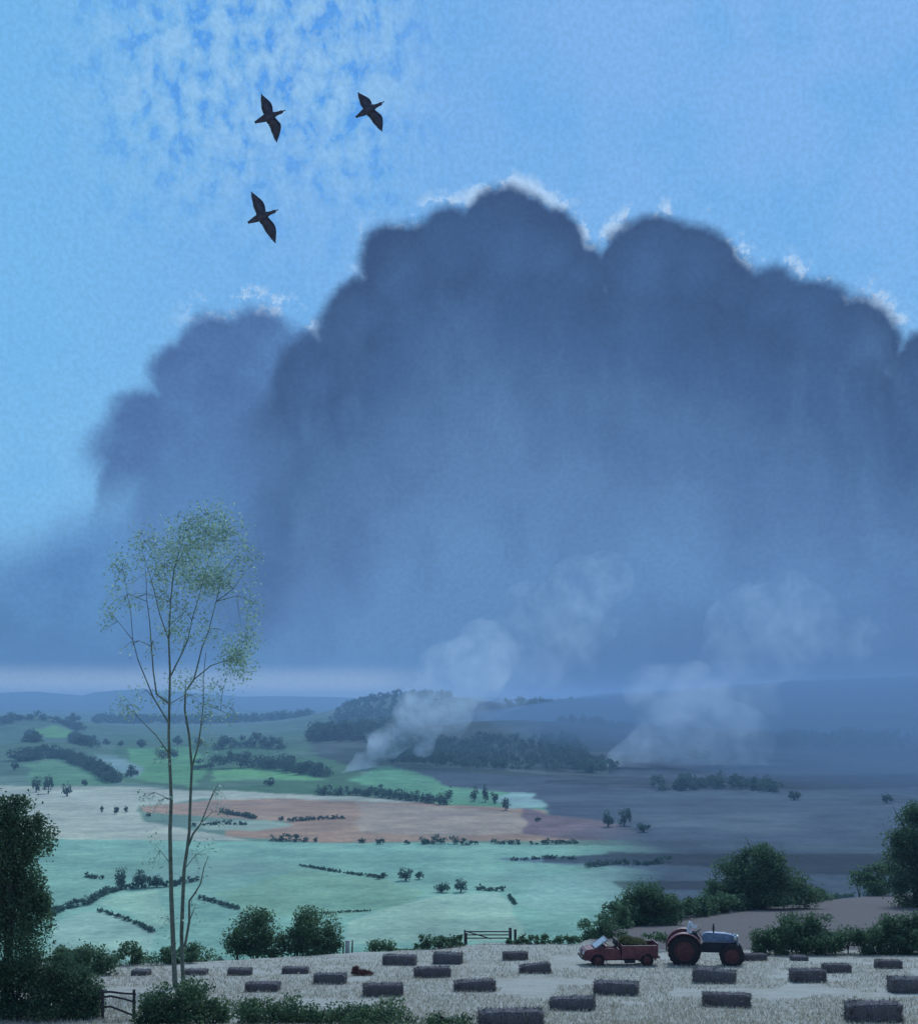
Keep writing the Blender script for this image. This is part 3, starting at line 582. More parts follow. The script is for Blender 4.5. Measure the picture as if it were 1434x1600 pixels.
LC = [(228,850,30,26,1.0),(300,850,62,42,1.5),(345,830,45,34,1.4),(330,905,48,28,2.6),(285,880,50,40,1.1),(250,890,40,36,.8),(190,890,22,34,.9),(170,968,10,26,1.0),(183,935,16,24,.7),(205,935,18,20,.7),
      (252,930,16,22,.8),(272,985,22,20,.7),(292,1000,12,10,.6),(330,990,30,12,.8),(370,1030,34,36,1.9),(385,1000,22,40,1.0),(392,940,18,46,.7),(382,870,24,36,.8),(290,1068,34,16,.9),(255,1100,22,16,.7),(200,1104,28,15,1.0),
      (222,1085,18,10,.6),(330,1118,26,14,.6),(360,1112,14,11,.7),(350,1070,28,14,.6),(340,800,40,18,.6),(300,815,40,18,.8),(205,1010,8,14,.5),(240,1010,10,24,.4),(225,1245,16,20,.35),(240,1330,14,30,.35),
      (340,1235,14,22,.35),(318,1335,20,28,.4),(262,1180,22,22,.35),(318,1165,20,24,.4),(250,1260,16,18,.3),(310,1420,18,24,.35),(260,1440,14,26,.25),(345,1270,16,20,.3),(285,960,60,60,.5),(310,1090,40,30,.4)]
rr = random.Random(5); allp = [p for pa in paths for p in pa]
LP = []
for (px, py, rx, ry, den) in LC:
    dd = rr.uniform(-1.6, 1.8) if rx > 14 else rr.uniform(-.8, .8); d = TD+dd; k = d/F
    c_ = Vector(((px-CX)*k, d, -(py-HY)*k))
    near = min((p for p in allp if p[2] < c_.z+.4), key=lambda p: (Vector(p[:3])-c_).length+max(0, p[2]-c_.z)*2)
    s0 = Vector(near[:3]); md = s0.lerp(c_, .6)+Vector((0, 0, .25))
    paths.append([(*s0, min(.02, near[3])), (*md, .012), (*c_, .005)])
    for _ in range(4):
        e = c_+Vector((rr.uniform(-1, 1)*rx*k, rr.uniform(-.8, .8), rr.uniform(-1, .6)*ry*k)); paths.append([(*md, .008), (*(md.lerp(e, .6)+Vector((0, 0, .1))), .006), (*e, .003)])
    n_ = int(rx*ry*den*.46)
    r_ = np.random.default_rng(int(px*7+py))
    # leaves hang in little sprays
    ns = max(3, n_//9); sc0 = r_.normal(size=(ns, 3)); sc0 /= np.linalg.norm(sc0, axis=1)[:, None]; sc0 = sc0*(r_.uniform(0, 1, (ns, 1))**.5)*np.array([rx*k, max(.6, rx*k*.8), ry*k])
    w_ = r_.integers(0, ns, n_); LP.append(np.array(c_)+sc0[w_]+r_.normal(size=(n_, 3))*np.array([.17, .18, .24]))
root = empty('slender_tree', tb); tag(root, 'tall slender tree with bare twin trunks and a thin airy crown, rising from the stubble', 'tree')
t_ = link('trunk', tube_mesh(paths, 6), M['bark_pale']); localise(t_, tb); t_.parent = root; t_.location = (0, 0, 0)
Vv, Ff = quads(np.concatenate(LP), .10, np.random.default_rng(9), 1.9)
c_ = link('crown', mesh_np('crown', Vv, Ff), M['leaf_pale']); localise(c_, tb); c_.parent = root; c_.location = (0, 0, 0)

# ------------------------------------------------------------------ mesh builder for made things
class MB:
    def __init__(s): s.bm = bmesh.new()
    def box(s, c, sz, rot=None, bev=.0, taper=1.0):
        r = bmesh.ops.create_cube(s.bm, size=1); vs = r['verts']
        for v in vs:
            if v.co.z > 0: v.co.x *= taper; v.co.y *= taper
        m_ = Matrix.Translation(c) @ (rot.to_4x4() if rot else Matrix()) @ Matrix.Diagonal((*sz, 1)); bmesh.ops.transform(s.bm, matrix=m_, verts=vs)
        if bev:
            es = list({e for v in vs for e in v.link_edges}); bmesh.ops.bevel(s.bm, geom=es, offset=bev, segments=2, affect='EDGES', profile=.6)
        return s
    def cyl(s, p0, p1, r0, r1=None, n=16):
        p0, p1 = Vector(p0), Vector(p1); d = p1-p0; r = bmesh.ops.create_cone(s.bm, cap_ends=True, segments=n, radius1=r0, radius2=r0 if r1 is None else r1, depth=d.length)
        bmesh.ops.transform(s.bm, matrix=Matrix.Translation((p0+p1)/2) @ d.to_track_quat('Z', 'Y').to_matrix().to_4x4(), verts=r['verts']); return s
    def lathe(s, prof, c, axis='Y', n=28):
        """prof: (radius, offset along the axis), closed ring"""
        rings = []
        for k in range(n):
            a = 2*math.pi*k/n; ring = []
            for r_, o in prof:
                p = Vector((math.cos(a)*r_, o, math.sin(a)*r_)) if axis == 'Y' else (Vector((math.cos(a)*r_, math.sin(a)*r_, o)) if axis == 'Z' else Vector((o, math.cos(a)*r_, math.sin(a)*r_)))
                ring.append(s.bm.verts.new(p+Vector(c)))
            rings.append(ring)
        m_ = len(prof)
        for k in range(n):
            for j in range(m_):
                s.bm.faces.new((rings[k][j], rings[k][(j+1) % m_], rings[(k+1) % n][(j+1) % m_], rings[(k+1) % n][j]))
        return s
    def prism(s, pts, y0, y1, bev=0):
        """an outline in x,z given a real thickness from y0 to y1"""
        a = [s.bm.verts.new((x, y0, z)) for x, z in pts]; b_ = [s.bm.verts.new((x, y1, z)) for x, z in pts]; n = len(pts)
        fs = [s.bm.faces.new(a), s.bm.faces.new(b_[::-1])]+[s.bm.faces.new((a[i], b_[i], b_[(i+1) % n], a[(i+1) % n])) for i in range(n)]
        if bev: bmesh.ops.bevel(s.bm, geom=list({e for f in fs for e in f.edges}), offset=bev, segments=2, affect='EDGES')
        return s
    def build(s, name, material, parent=None, smooth=False):
        bmesh.ops.recalc_face_normals(s.bm, faces=s.bm.faces)
        me = bpy.data.meshes.new(name); s.bm.to_mesh(me); s.bm.free()
        if smooth:
            for p in me.polygons: p.use_smooth = True
        return link(name, me, material, parent)
ry = lambda a: Matrix.Rotation(a, 3, 'Y')
rx_ = lambda a: Matrix.Rotation(a, 3, 'X')
def copy_tree(o, parent=None):
    c_ = o.copy(); COL.objects.link(c_); c_.parent = parent
    for ch in [x for x in COL.objects if x.parent == o]: copy_tree(ch, c_)
    return c_
M['blue_paint'] = simple('blue_paint', (.12,.19,.32), .4, var=.5, scale=5, bump=.05, spec=.6)
M['dark_iron'] = simple('dark_iron', (.03,.035,.045), .6, var=.4, scale=8, bump=.2)
M['rubber'] = simple('rubber', (.025,.022,.025), .85, var=.3, scale=10, bump=.3)
M['red_paint'] = simple('red_paint', (.17,.045,.05), .5, var=.55, scale=3, bump=.1, spec=.5)
M['rim_red'] = simple('rim_red', (.13,.045,.045), .6, var=.4, scale=8, bump=.1)
M['grey_metal'] = simple('grey_metal', (.30,.32,.34), .5, metal=.4, var=.2, scale=6)
M['lamp_glass'] = simple('lamp_glass', (.6,.62,.62), .15, var=.05, bump=0, spec=.8)
M['leather'] = simple('leather', (.04,.03,.025), .6)
M['wood_rail'] = simple('wood_rail', (.06,.055,.055), .9, var=.5, scale=7, bump=.5)
M['stone'] = simple('stone', (.45,.46,.46), .9, var=.25, scale=4, bump=.5)
m_, q, b = mat('windscreen'); b.inputs['Base Color'].default_value = (.75,.82,.86,1); b.inputs['Roughness'].default_value = .12; b.inputs['Transmission Weight'].default_value = .35; b.inputs['IOR'].default_value = 1.45; M['windscreen'] = m_

# ---- wheels
def wheel(parent, c, r, w, rim, y_out, spokes=8, lug=True):
    t_ = MB().lathe([(r*.62, -w*.42), (r*.90, -w*.5), (r, -w*.36), (r, w*.36), (r*.90, w*.5), (r*.62, w*.42)], (0, 0, 0), 'Y', 32)
    if lug:
        for k in range(20):
            a = 2*math.pi*k/20
            for s_ in (-1, 1):
                m_ = Matrix.Rotation(-a-s_*.07, 3, 'Y'); t_.box(m_ @ Vector((r*1.01, s_*w*.22, 0)), (r*.07, w*.46, r*.06), m_ @ Matrix.Rotation(s_*.5, 3, 'X'))
    wt = t_.build('tyre', M['rubber']); h = MB().lathe([(r*.64, -w*.36), (r*.64, w*.36), (r*.56, w*.34), (r*.53, 0), (r*.56, -w*.34)], (0, 0, 0), 'Y', 28)
    h.lathe([(r*.55, -w*.06), (r*.55, w*.02), (r*.16, w*.10), (r*.16, -w*.16)], (0, 0, 0), 'Y', 24).cyl((0, -w*.30, 0), (0, w*.2, 0), r*.14, r*.12, 14)
    for k in range(spokes):
        a = 2*math.pi*k/spokes; h.cyl((math.cos(a)*r*.33, -w*.12, math.sin(a)*r*.33), (math.cos(a)*r*.33, -w*.18, math.sin(a)*r*.33), r*.035, n=8)
    w_o = empty('wheel', c); w_o.parent = parent
    for o in (wt, h.build('rim', M[rim], None)): o.parent = w_o
    return w_o

# ---- tractor, facing right
td = 65.4; tx = (1103-CX)/F*td
trac = empty('tractor', (tx, td, tz(tx, td))); trac.rotation_euler = (0, 0, R(-9))
tag(trac, 'old blue bonneted tractor with red wheels, driven across the stubble ahead of the red truck', 'tractor')
P = trac
MB().prism([(-.20,1.20),(-.20,1.60),(.05,1.68),(.9,1.66),(1.32,1.58),(1.44,1.48),(1.46,1.20)], -.24, .24, .05).build('bonnet', M['blue_paint'], P)
gr = MB().box((1.55, 0, 1.18), (.10, .50, .74), bev=.03)
for k in range(7): gr.box((1.61, 0, .9+k*.09), (.02, .42, .03))
gr.build('radiator_grille', M['grey_metal'], P)
MB().box((.55, 0, .90), (1.5, .36, .48), bev=.04).box((-.75, 0, .88), (1.1, .48, .46), bev=.06).cyl((-1.12, -.62, .84), (-1.12, .62, .84), .13).box((.2, -.2, 1.0), (.3, .12, .2), bev=.02).build('engine', M['dark_iron'], P)
MB().cyl((1.25, -.58, .60), (1.25, .58, .60), .05).box((1.25, 0, .72), (.18, .3, .26), bev=.03).build('front_axle', M['dark_iron'], P)
MB().cyl((.35, -.16, 1.66), (.35, -.16, 2.15), .035).cyl((.35, -.16, 1.78), (.35, -.16, 2.02), .055).build('exhaust_pipe', M['dark_iron'], P)
for s_ in (-1, 1):
    wheel(P, (-1.12, s_*.72, .80), .80, .34, 'rim_red', s_)
    wheel(P, (1.25, s_*.62, .59), .59, .24, 'rim_red', s_)
    fd = MB(); r0, r1 = .88, .93; pts = [(-1.12+math.cos(a)*r0, .8+math.sin(a)*r0) for a in [R(x) for x in range(25, 171, 12)]]; pts += [(-1.12+math.cos(a)*r1, .8+math.sin(a)*r1) for a in [R(x) for x in range(169, 24, -12)]]
    fd.prism(pts, s_*.72-.21, s_*.72+.21); fd.prism([(-1.12+math.cos(a)*.9, .8+math.sin(a)*.9) for a in [R(x) for x in range(20, 161, 14)]], s_*.50-.012, s_*.50+.012)
    fd.build('mudguard', M['red_paint'], P)
    MB().lathe([(.02, -.08), (.10, -.04), (.115, .05), (.02, .06)], (1.42, s_*.36, 1.46), 'X', 16).cyl((1.40, s_*.25, 1.42), (1.42, s_*.36, 1.46), .02).build('headlight', M['lamp_glass'], P)
MB().box((-1.0, 0, 1.40), (.46, .46, .07), bev=.03).box((-1.24, 0, 1.45), (.06, .44, .32), bev=.03).cyl((-1.0, 0, 1.05), (-1.02, 0, 1.28), .05).build('seat', M['blue_paint'], P)
sw = MB(); sw.lathe([(.19, 0), (.205, .012), (.22, 0), (.205, -.012)], (0, 0, 0), 'Z', 24)
for k in range(3): sw.cyl((0, 0, 0), (math.cos(k*2.09)*.2, math.sin(k*2.09)*.2, 0), .01, n=6)
sw.cyl((0, 0, 0), (0, 0, -.42), .018, n=8); st = sw.build('steering_wheel', M['dark_iron'], P); st.location = (-.42, 0, 1.72); st.rotation_euler = (0, R(-32), 0)
MB().box((-.72, 0, 1.02), (.5, .9, .04), bev=.01).build('footplate', M['dark_iron'], P)
MB().box((-1.6, 0, .62), (.5, .12, .1), bev=.02).box((-1.7, 0, .55), (.06, .7, .06)).build('drawbar', M['dark_iron'], P)

# ---- the driver: one continuous skinned body
M['skin'] = simple('skin', (.55,.38,.30), .6, var=.1); M['shirt'] = simple('shirt', (.72,.76,.80), .85, var=.12, scale=5); M['trousers'] = simple('trousers', (.035,.045,.05), .9); M['cap'] = simple('cap', (.05,.05,.06), .9)
def skin_body(V_, E_, Rr, name, mats, pick):
    me = bpy.data.meshes.new(name); me.from_pydata(V_, E_, []); o = bpy.data.objects.new(name, me); COL.objects.link(o)
    md = o.modifiers.new('skin', 'SKIN'); me.skin_vertices or None
    o.modifiers.new('sub', 'SUBSURF').levels = 2; o.modifiers['sub'].render_levels = 2; md.use_smooth_shade = True
    for i, r_ in enumerate(Rr): me.skin_vertices[0].data[i].radius = (r_, r_) if not isinstance(r_, tuple) else r_
    me.skin_vertices[0].data[0].use_root = True
    bpy.context.view_layer.update(); dg = bpy.context.evaluated_depsgraph_get(); m2 = bpy.data.meshes.new_from_object(o.evaluated_get(dg)); m2.name = name
    bpy.data.objects.remove(o); 
    o2 = link(name, m2, mats)
    for p in m2.polygons: p.material_index = pick(p.center)
    return o2
Vb = [(0,0,0),(.05,0,.18),(.12,0,.38),(.16,0,.50),(.19,0,.58),(.21,0,.66),(.225,0,.76)]; Rb = [(.15,.12),(.14,.11),(.16,.11),(.12,.09),(.055,.055),(.085,.075),(.075,.07)]
Eb = [(i, i+1) for i in range(6)]
Vb += [(.255,0,.69)]; Rb.append(.03); Eb.append((5, 7))          # nose side of the face
for s_ in (-1, 1):
    b0 = len(Vb)
    Vb += [(.15,s_*.19,.49),(.27,s_*.25,.26),(.48,s_*.18,.36),(.55,s_*.17,.39)]; Rb += [.06,.045,.034,.03]; Eb += [(3, b0), (b0, b0+1), (b0+1, b0+2), (b0+2, b0+3)]
    for k in range(4):
        n0 = len(Vb); y_ = s_*(.135+.022*k); Vb += [(.60,y_,.405-.004*k),(.625,y_,.385),(.615,y_,.365)]; Rb += [.010,.009,.008]; Eb += [(b0+3, n0), (n0, n0+1), (n0+1, n0+2)]
    n0 = len(Vb); Vb += [(.57,s_*.12,.385),(.60,s_*.11,.37)]; Rb += [.011,.009]; Eb += [(b0+3, n0), (n0, n0+1)]
    n0 = len(Vb); Vb += [(.05,s_*.11,-.02),(.40,s_*.17,.02),(.48,s_*.17,-.34),(.60,s_*.17,-.38)]; Rb += [.095,.065,.045,.04]; Eb += [(0, n0), (n0, n0+1), (n0+1, n0+2), (n0+2, n0+3)]
def pick(c_):
    if c_.z > .565 or c_.x > .47 and c_.z > .3: return 0
    if c_.z > .03 and not (c_.x > .2 and c_.z < .12): return 1
    return 2
dr = skin_body(Vb, Eb, Rb, 'person', [M['skin'], M['shirt'], M['trousers']], pick)
tag(dr, 'driver in pale shirt and dark flat cap, sitting on the blue tractor', 'person')
rot = Matrix.Rotation(R(-9), 4, 'Z'); dr.location = Vector(trac.location)+rot @ Vector((-.95, 0, 1.60)); dr.rotation_euler = (0, 0, R(-9)); dr.scale = (1.08,)*3
MB().lathe([(.0, .055), (.06, .05), (.105, .02), (.11, -.01), (.0, -.015)], (.225, 0, .80), 'Z', 20).box((.33, 0, .785), (.11, .14, .014), bev=.005).build('flat_cap', M['cap'], dr, True)

# ---- red open truck, facing left
vd = 65.2; vx = (967-CX)/F*vd
tr = empty('farm_truck', (vx, vd, tz(vx, vd))); tr.rotation_euler = (0, 0, R(4))
tag(tr, 'old red open farm truck with a raked windscreen, facing left behind the tractor', 'truck'); P = tr
MB().prism([(-1.88,.36),(-1.92,.70),(-1.84,.86),(-1.35,.94),(-1.30,.40),(-1.66,.36)], -.66, .66, .05).build('bonnet', M['red_paint'], P)
MB().prism([(-1.36,.36),(-1.36,.95),(-.62,.97),(-.10,.92),(.0,.40)], -.70, .70, .04).box((-.62, 0, 1.00), (.5, 1.1, .10), bev=.03).build('cab_body', M['red_paint'], P)
bd = MB().box((.92, 0, .46), (1.86, 1.44, .10), bev=.02)
for s_ in (-1, 1): bd.box((.92, s_*.70, .80), (1.86, .05, .58), bev=.02)
bd.box((.02, 0, .82), (.05, 1.35, .60), bev=.02).box((1.83, 0, .84), (.06, 1.35, .66), bev=.02)
for k in range(4):
    for s_ in (-1, 1): bd.box((.22+k*.47, s_*.738, .80), (.06, .03, .56))
bd.build('load_bed', M['red_paint'], P)
ws = MB(); a0, a1 = Vector((-1.32, 0, .95)), Vector((-.72, 0, 1.36))
for s_ in (-1, 1): ws.cyl(a0+Vector((0, s_*.6, 0)), a1+Vector((0, s_*.55, 0)), .028, n=8)
ws.cyl(a1+Vector((0, -.55, 0)), a1+Vector((0, .55, 0)), .028, n=8).cyl(a0+Vector((0, -.6, 0)), a0+Vector((0, .6, 0)), .028, n=8)
wf = ws.build('windscreen_frame', M['grey_metal'], P)
md_ = (a0+a1)/2; MB().box(md_, ((a1-a0).length, 1.12, .012), ry(-math.atan2(a1.z-a0.z, a1.x-a0.x))).build('windscreen', M['windscreen'], wf)
MB().box((-.45, 0, 1.02), (.45, 1.0, .12), bev=.04).box((-.2, 0, 1.16), (.10, 1.0, .36), bev=.04).build('seat', M['leather'], P)
sw2 = MB().lathe([(.16, 0), (.172, .01), (.185, 0), (.172, -.01)], (0, 0, 0), 'Z', 20).cyl((0, 0, 0), (0, 0, -.2), .015, n=8).cyl((-.17, 0, 0), (.17, 0, 0), .01, n=6).build('steering_wheel', M['dark_iron'], P); sw2.location = (-.78, -.32, 1.16); sw2.rotation_euler = (0, R(35), 0)
MB().box((-1.98, 0, .46), (.08, 1.36, .12), bev=.02).build('bumper', M['dark_iron'], P); MB().box((1.93, 0, .46), (.06, 1.36, .10), bev=.02).build('bumper', M['dark_iron'], P)
MB().box((-.1, 0, .34), (3.5, .7, .12), bev=.02).box((.42, -.62, .28), (.55, .14, .18), bev=.03).build('chassis', M['dark_iron'], P)
for s_ in (-1, 1):
    wheel(P, (-1.22, s_*.66, .33), .33, .18, 'rim_red', s_, 5, False); wheel(P, (1.28, s_*.66, .33), .33, .18, 'rim_red', s_, 5, False)
    MB().lathe([(.0, -.04), (.08, -.03), (.09, .04), (.0, .05)], (-1.93, s_*.50, .70), 'X', 16).build('headlight', M['lamp_glass'], P)
    for cx in (-1.22, 1.28):
        pts = [(cx+math.cos(R(a))*.40, .33+math.sin(R(a))*.40) for a in range(0, 181, 15)]+[(cx+math.cos(R(a))*.46, .33+math.sin(R(a))*.46) for a in range(180, -1, -15)]
        MB().prism(pts, s_*.66-.15, s_*.66+.15).build('mudguard', M['red_paint'], P)
# loose straw heaped in the bed
def straw_pile(name, blobs, n, size, material, seed):
    r = np.random.default_rng(seed); Ps = []
    for (x, y, z, a, b_, c_) in blobs:
        q_ = r.normal(size=(n, 3)); q_ /= np.linalg.norm(q_, axis=1)[:, None]; Ps.append(np.array([x, y, z])+q_*(r.uniform(0, 1, (n, 1))**.4)*np.array([a, b_, c_]))
    Ps = np.concatenate(Ps); Vv, Ff = quads(Ps, size, r, 7.0); return link(name, mesh_np(name, Vv, Ff), material)
M['straw_loose'] = leafmat('straw_loose', (.10,.12,.05), (.20,.20,.09), (.34,.32,.16), .1)
sl = straw_pile('straw_load', [(0,0,.1,.62,.5,.24),(-.25,0,.16,.35,.4,.22),(.35,0,.05,.4,.5,.18)], 1100, .14, M['straw_loose'], 3)
sl.location = Vector(tr.location)+Matrix.Rotation(R(4), 4, 'Z') @ Vector((.62, 0, 1.02)); tag(sl, 'greenish straw heaped loose in the bed of the red truck', 'straw')
for i in range(1): pass

# ---- bales
m_, q, b = mat('bale'); t = q.node('ShaderNodeTexCoord').outputs['Object']; sp = q.node('ShaderNodeSeparateXYZ'); q.l.new(t, sp.inputs[0]); oi = q.node('ShaderNodeObjectInfo')
lay = q.noise(q.vec(q.m('MULTIPLY', sp.outputs[0], 9.0), q.m('MULTIPLY', sp.outputs[1], 2.0), q.m('MULTIPLY', sp.outputs[2], 2.0)), 2.0, 5, .7); fnn = q.noise(t, 22, 4, .7)
col = q.ramp(q.m('ADD', q.m('MULTIPLY', lay, .5), q.m('MULTIPLY', fnn, .5)), [(.3, (.095,.090,.105,1)), (.5, (.175,.16,.175,1)), (.7, (.34,.31,.30,1))])
col = q.mix(q.m('MULTIPLY', oi.outputs['Random'], .35), col, (.13,.085,.08,1))
q.l.new(col, b.inputs['Base Color']); b.inputs['Roughness'].default_value = .95; b.inputs['Specular IOR Level'].default_value = .1
bp = q.node('ShaderNodeBump'); bp.inputs['Strength'].default_value = .8; bp.inputs['Distance'].default_value = .05; q.l.new(q.m('ADD', lay, fnn), bp.inputs['Height']); q.l.new(bp.outputs[0], b.inputs['Normal'])
M['bale'] = m_; M['twine'] = simple('twine', (.20,.16,.11), .9, var=.2)
M['bale_straw'] = leafmat('bale_straw', (.12,.11,.12), (.22,.20,.19), (.40,.36,.31), .1)
def bale_mesh(seed):
    bm = bmesh.new(); bmesh.ops.create_cube(bm, size=1)
    bmesh.ops.bevel(bm, geom=bm.edges[:], offset=.07, segments=3, affect='EDGES')
    bmesh.ops.subdivide_edges(bm, edges=bm.edges[:], cuts=5, use_grid_fill=True)
    for v in bm.verts:
        v.co.x *= 1.75; v.co.y *= .8; v.co.z = (v.co.z+.5)*.55
        n_ = mnoise.noise_vector(v.co*3+Vector((seed*9, 0, 0))); v.co += n_*.035+mnoise.noise_vector(v.co*11+Vector((seed*5, 2, 0)))*.018
    for tw in (-.42, .42):                      # the twine pulls the bale in
        for v in bm.verts:
            if abs(v.co.x-tw) < .06: v.co.y *= .96; v.co.z *= .975
    me = bpy.data.meshes.new('straw'); bm.to_mesh(me); bm.free()
    for p in me.polygons: p.use_smooth = True
    return me
def twine_mesh(x):
    w, h = .395, .545; ring = [(-w, 0.0), (-w, h*.5), (-w*.97, h*.97), (0, h*1.01), (w*.97, h*.97), (w, h*.5), (w, 0.0)]
    return tube_mesh([[(x, a, z, .011) for a, z in ring]], 5)
protos = []
for k in range(4):
    me = bale_mesh(k); 
    r = np.random.default_rng(50+k); nS = 620
    face = r.integers(0, 5, nS); u_, v_ = r.uniform(-1, 1, nS), r.uniform(0, 1, nS)
    Pp = np.zeros((nS, 3)); L_, W_, H_ = .875, .4, .55
    for i in range(nS):
        f = face[i]
        Pp[i] = [(u_[i]*L_, -W_, v_[i]*H_), (u_[i]*L_, W_, v_[i]*H_), (u_[i]*L_, (v_[i]*2-1)*W_, H_), (-L_, u_[i]*W_, v_[i]*H_), (L_, u_[i]*W_, v_[i]*H_)][f]
    Vv, Ff = quads(Pp+r.normal(size=Pp.shape)*.012, .09, r, 8.0); protos.append((me, mesh_np('loose_straw', Vv, Ff)))
twm = [twine_mesh(-.42), twine_mesh(.42)]
for me, l in protos: me.materials.append(M['bale']); l.materials.append(M['bale_straw'])
for t_ in twm: t_.materials.append(M['twine'])
BALES = [  # left, right, top, foot in photo pixels; label
 (748,849,1579,1608,'nearest and largest bale, cut off by the bottom edge'),
 (1326,1410,1562,1594,'big near bale with a pale top, low at the right edge of the field'),
 (861,931,1556,1577,'tilted dark bale between the nearest bale and the one below the truck'),
 (1100,1174,1549,1571,'dark bale second below the tractor, in the middle of open stubble'),
 (929,998,1531,1553,'long bale directly below the gap between truck and tractor'),
 (710,774,1531,1549,'sharp dark bale in the middle of the field, below and right of its neighbour'),
 (567,628,1537,1557,'bale just above the long low front bush'),
 (383,436,1535,1550,'bale just above the low green front bush, right of the slender tree'),
 (490,540,1522,1539,'dark bale left of the red brown heap'),
 (440,481,1511,1522,'small bale between the joined bushes and the front bushes'),
 (355,392,1512,1524,'faint low bale right of the slender tree trunks'),
 (288,322,1514,1523,'thin faint bale close beside the slender tree trunk'),
 (205,232,1514,1524,'faintest bale at the left end of the field'),
 (598,650,1490,1507,'bale against the small round bush by the gatepost'),
 (677,722,1487,1505,'bale in front of the ragged hedge, left of the gate'),
 (786,824,1486,1500,'faint bale in front of the clipped hedge, right of the gate'),
 (647,703,1511,1528,'dark bale in line below the two bales near the ragged hedge'),
 (813,861,1505,1521,'reddish dark tilted bale left of the red truck'),
 (1084,1150,1513,1535,'large greyish bale right under the tractor'),
 (1237,1290,1514,1535,'squarish dark bale standing clear on the right of the field'),
 (1287,1330,1505,1520,'low bale touching the line of the squarish dark bale, just beyond it'),
 (1370,1410,1498,1512,'small dark bale near the right hedge'),
 (1392,1446,1526,1550,'bale cut off by the right edge of the picture'),
 (1157,1198,1489,1501,'low pale grey bale right beside the tractor front wheel'),
 (1237,1262,1494,1501,'tiny pale scrap of bale by the right hedge')]
for i, (x0, x1, y0, y1, lb) in enumerate(BALES):
    y1e = y1; d = 6.28/((y1e-HY)/F-.105); k = d/F; cx = ((x0+x1)/2-CX)*k
    L = (x1-x0)*k; H = max(.28, (y1-y0)*k*.95); rt = empty('hay_bale', (cx, d+.3, tz(cx, d+.3)-.03))
    sx = L/1.80; sz = H/.55; rt.scale = (sx, min(1.15, max(.8, sz)), sz)
    tilt = {2:-5, 17:-6, 18:2, 6:1}.get(i, random.uniform(-1.5, 1.5)); rt.rotation_euler = (random.uniform(-.03, .03), R(tilt), R(random.uniform(-13, 13)))
    tag(rt, lb, 'hay bale', 'hay bales scattered over the stubble field')
    a, l = protos[i % 4]
    for nm, me in (('straw', a), ('loose_straw', l), ('twine', twm[0]), ('twine', twm[1])):
        o = bpy.data.objects.new(nm, me); COL.objects.link(o); o.parent = rt
# standing stubble and loose straw over the field
r = np.random.default_rng(77); nS = 90000
dS = 1/r.uniform(1/80, 1/40, nS); xS = r.uniform(-.40, .40, nS)*dS
rowp = .42; ang_ = .35; uu = xS*math.cos(ang_)+dS*math.sin(ang_); un = np.round(uu/rowp)*rowp+r.normal(size=nS)*.13; dl_ = un-uu; xS += dl_*math.cos(ang_); dS += dl_*math.sin(ang_)
kk = (fbm(xS, dS, 4, 3, 31) > -.22) & (dS < edge_depth(xS/dS)-.5) & ~((xS > 8) & (dS > 73)); xS, dS = xS[kk], dS[kk]; zS = terrain(xS, dS); n = len(xS)
h_ = r.uniform(.05, .13, n); lean = r.normal(size=(n, 2))*.05; w_ = r.uniform(.008, .02, n); a_ = r.uniform(0, 3.14, n)
B = np.stack([xS, dS, zS], 1); wx = np.stack([np.cos(a_)*w_, np.sin(a_)*w_, 0*w_], 1); T_ = B+np.stack([lean[:, 0], lean[:, 1], h_], 1)
Vv = np.stack([B-wx, B+wx, T_+wx*.6, T_-wx*.6], 1).reshape(-1, 3)
M['stubble_straw'] = leafmat('stubble_straw', (.30,.25,.18), (.52,.46,.34), (.78,.74,.62), .2)
tag(link('stubble', mesh_np('stubble', Vv, np.arange(4*n).reshape(n, 4)), M['stubble_straw']), 'cut straw standing in rows over the field', None, None, 'stuff')
# the slumped reddish heap
M['red_hay'] = leafmat('red_hay', (.09,.035,.04), (.17,.07,.06), (.28,.15,.11), .1)
x, d, z = near_pt(563, 1524); hp = straw_pile('hay_heap', [(0,0,.12,.42,.3,.14),(-.22,0,.24,.16,.2,.16),(.25,0,.1,.35,.25,.08)], 700, .10, M['red_hay'], 8); hp.location = (x, d, z)
tag(hp, 'small red brown heap of hay peaked at its left end, beside a dark bale', 'hay heap')

# ---- gate, posts, fence
gd = 78.5; gx = (762-CX)/F*gd; gt = empty('field_gate', (gx, gd, tz(gx, gd))); tag(gt, 'open barred wooden gate in the hedge at the far side of the stubble', 'gate')
w2 = 1.42
for k, z in enumerate((.34, .54, .74)): MB().box((0, 0, z), (w2*2, .05, .07), bev=.01).build('bar', M['wood_rail'], gt)
MB().cyl((-w2, 0, .78), (.2, 0, .3), .035, n=8).build('brace', M['wood_rail'], gt)
for s_ in (-1, 1): MB().box((s_*w2, 0, .42), (.09, .07, .84), bev=.01).build('stile', M['wood_rail'], gt)
for i, (px, h, lb) in enumerate([(728,.85,'dark stubby gatepost at the left end of the wooden gate'),(797,.9,'dark stubby gatepost at the right end of the wooden gate'),(805,.8,'second dark post close right of the gate, by the clipped hedge'),(712,.75,'dark post in the ragged hedge left of the gate')]):
    x = (px-CX)/F*79; o = MB().box((0, 0, h/2-.1), (.16, .16, h+.2), bev=.02).box((0, 0, h+.02), (.19, .19, .06), bev=.02).build('gate_post', M['wood_rail']); o.location = (x, 79.2, tz(x, 79.2)); tag(o, lb, 'post', 'wooden posts by the gate')
x, d, z = (543-CX)/F*73, 73, 0; o = MB().box((0, 0, .30), (.26, .24, .80), bev=.04, taper=.85).box((0, 0, .72), (.30, .28, .08), bev=.03).build('stone_post', M['stone']); o.location = (x, d, tz(x, d)); tag(o, 'pale stone post standing in the gap between two bushes', 'post')
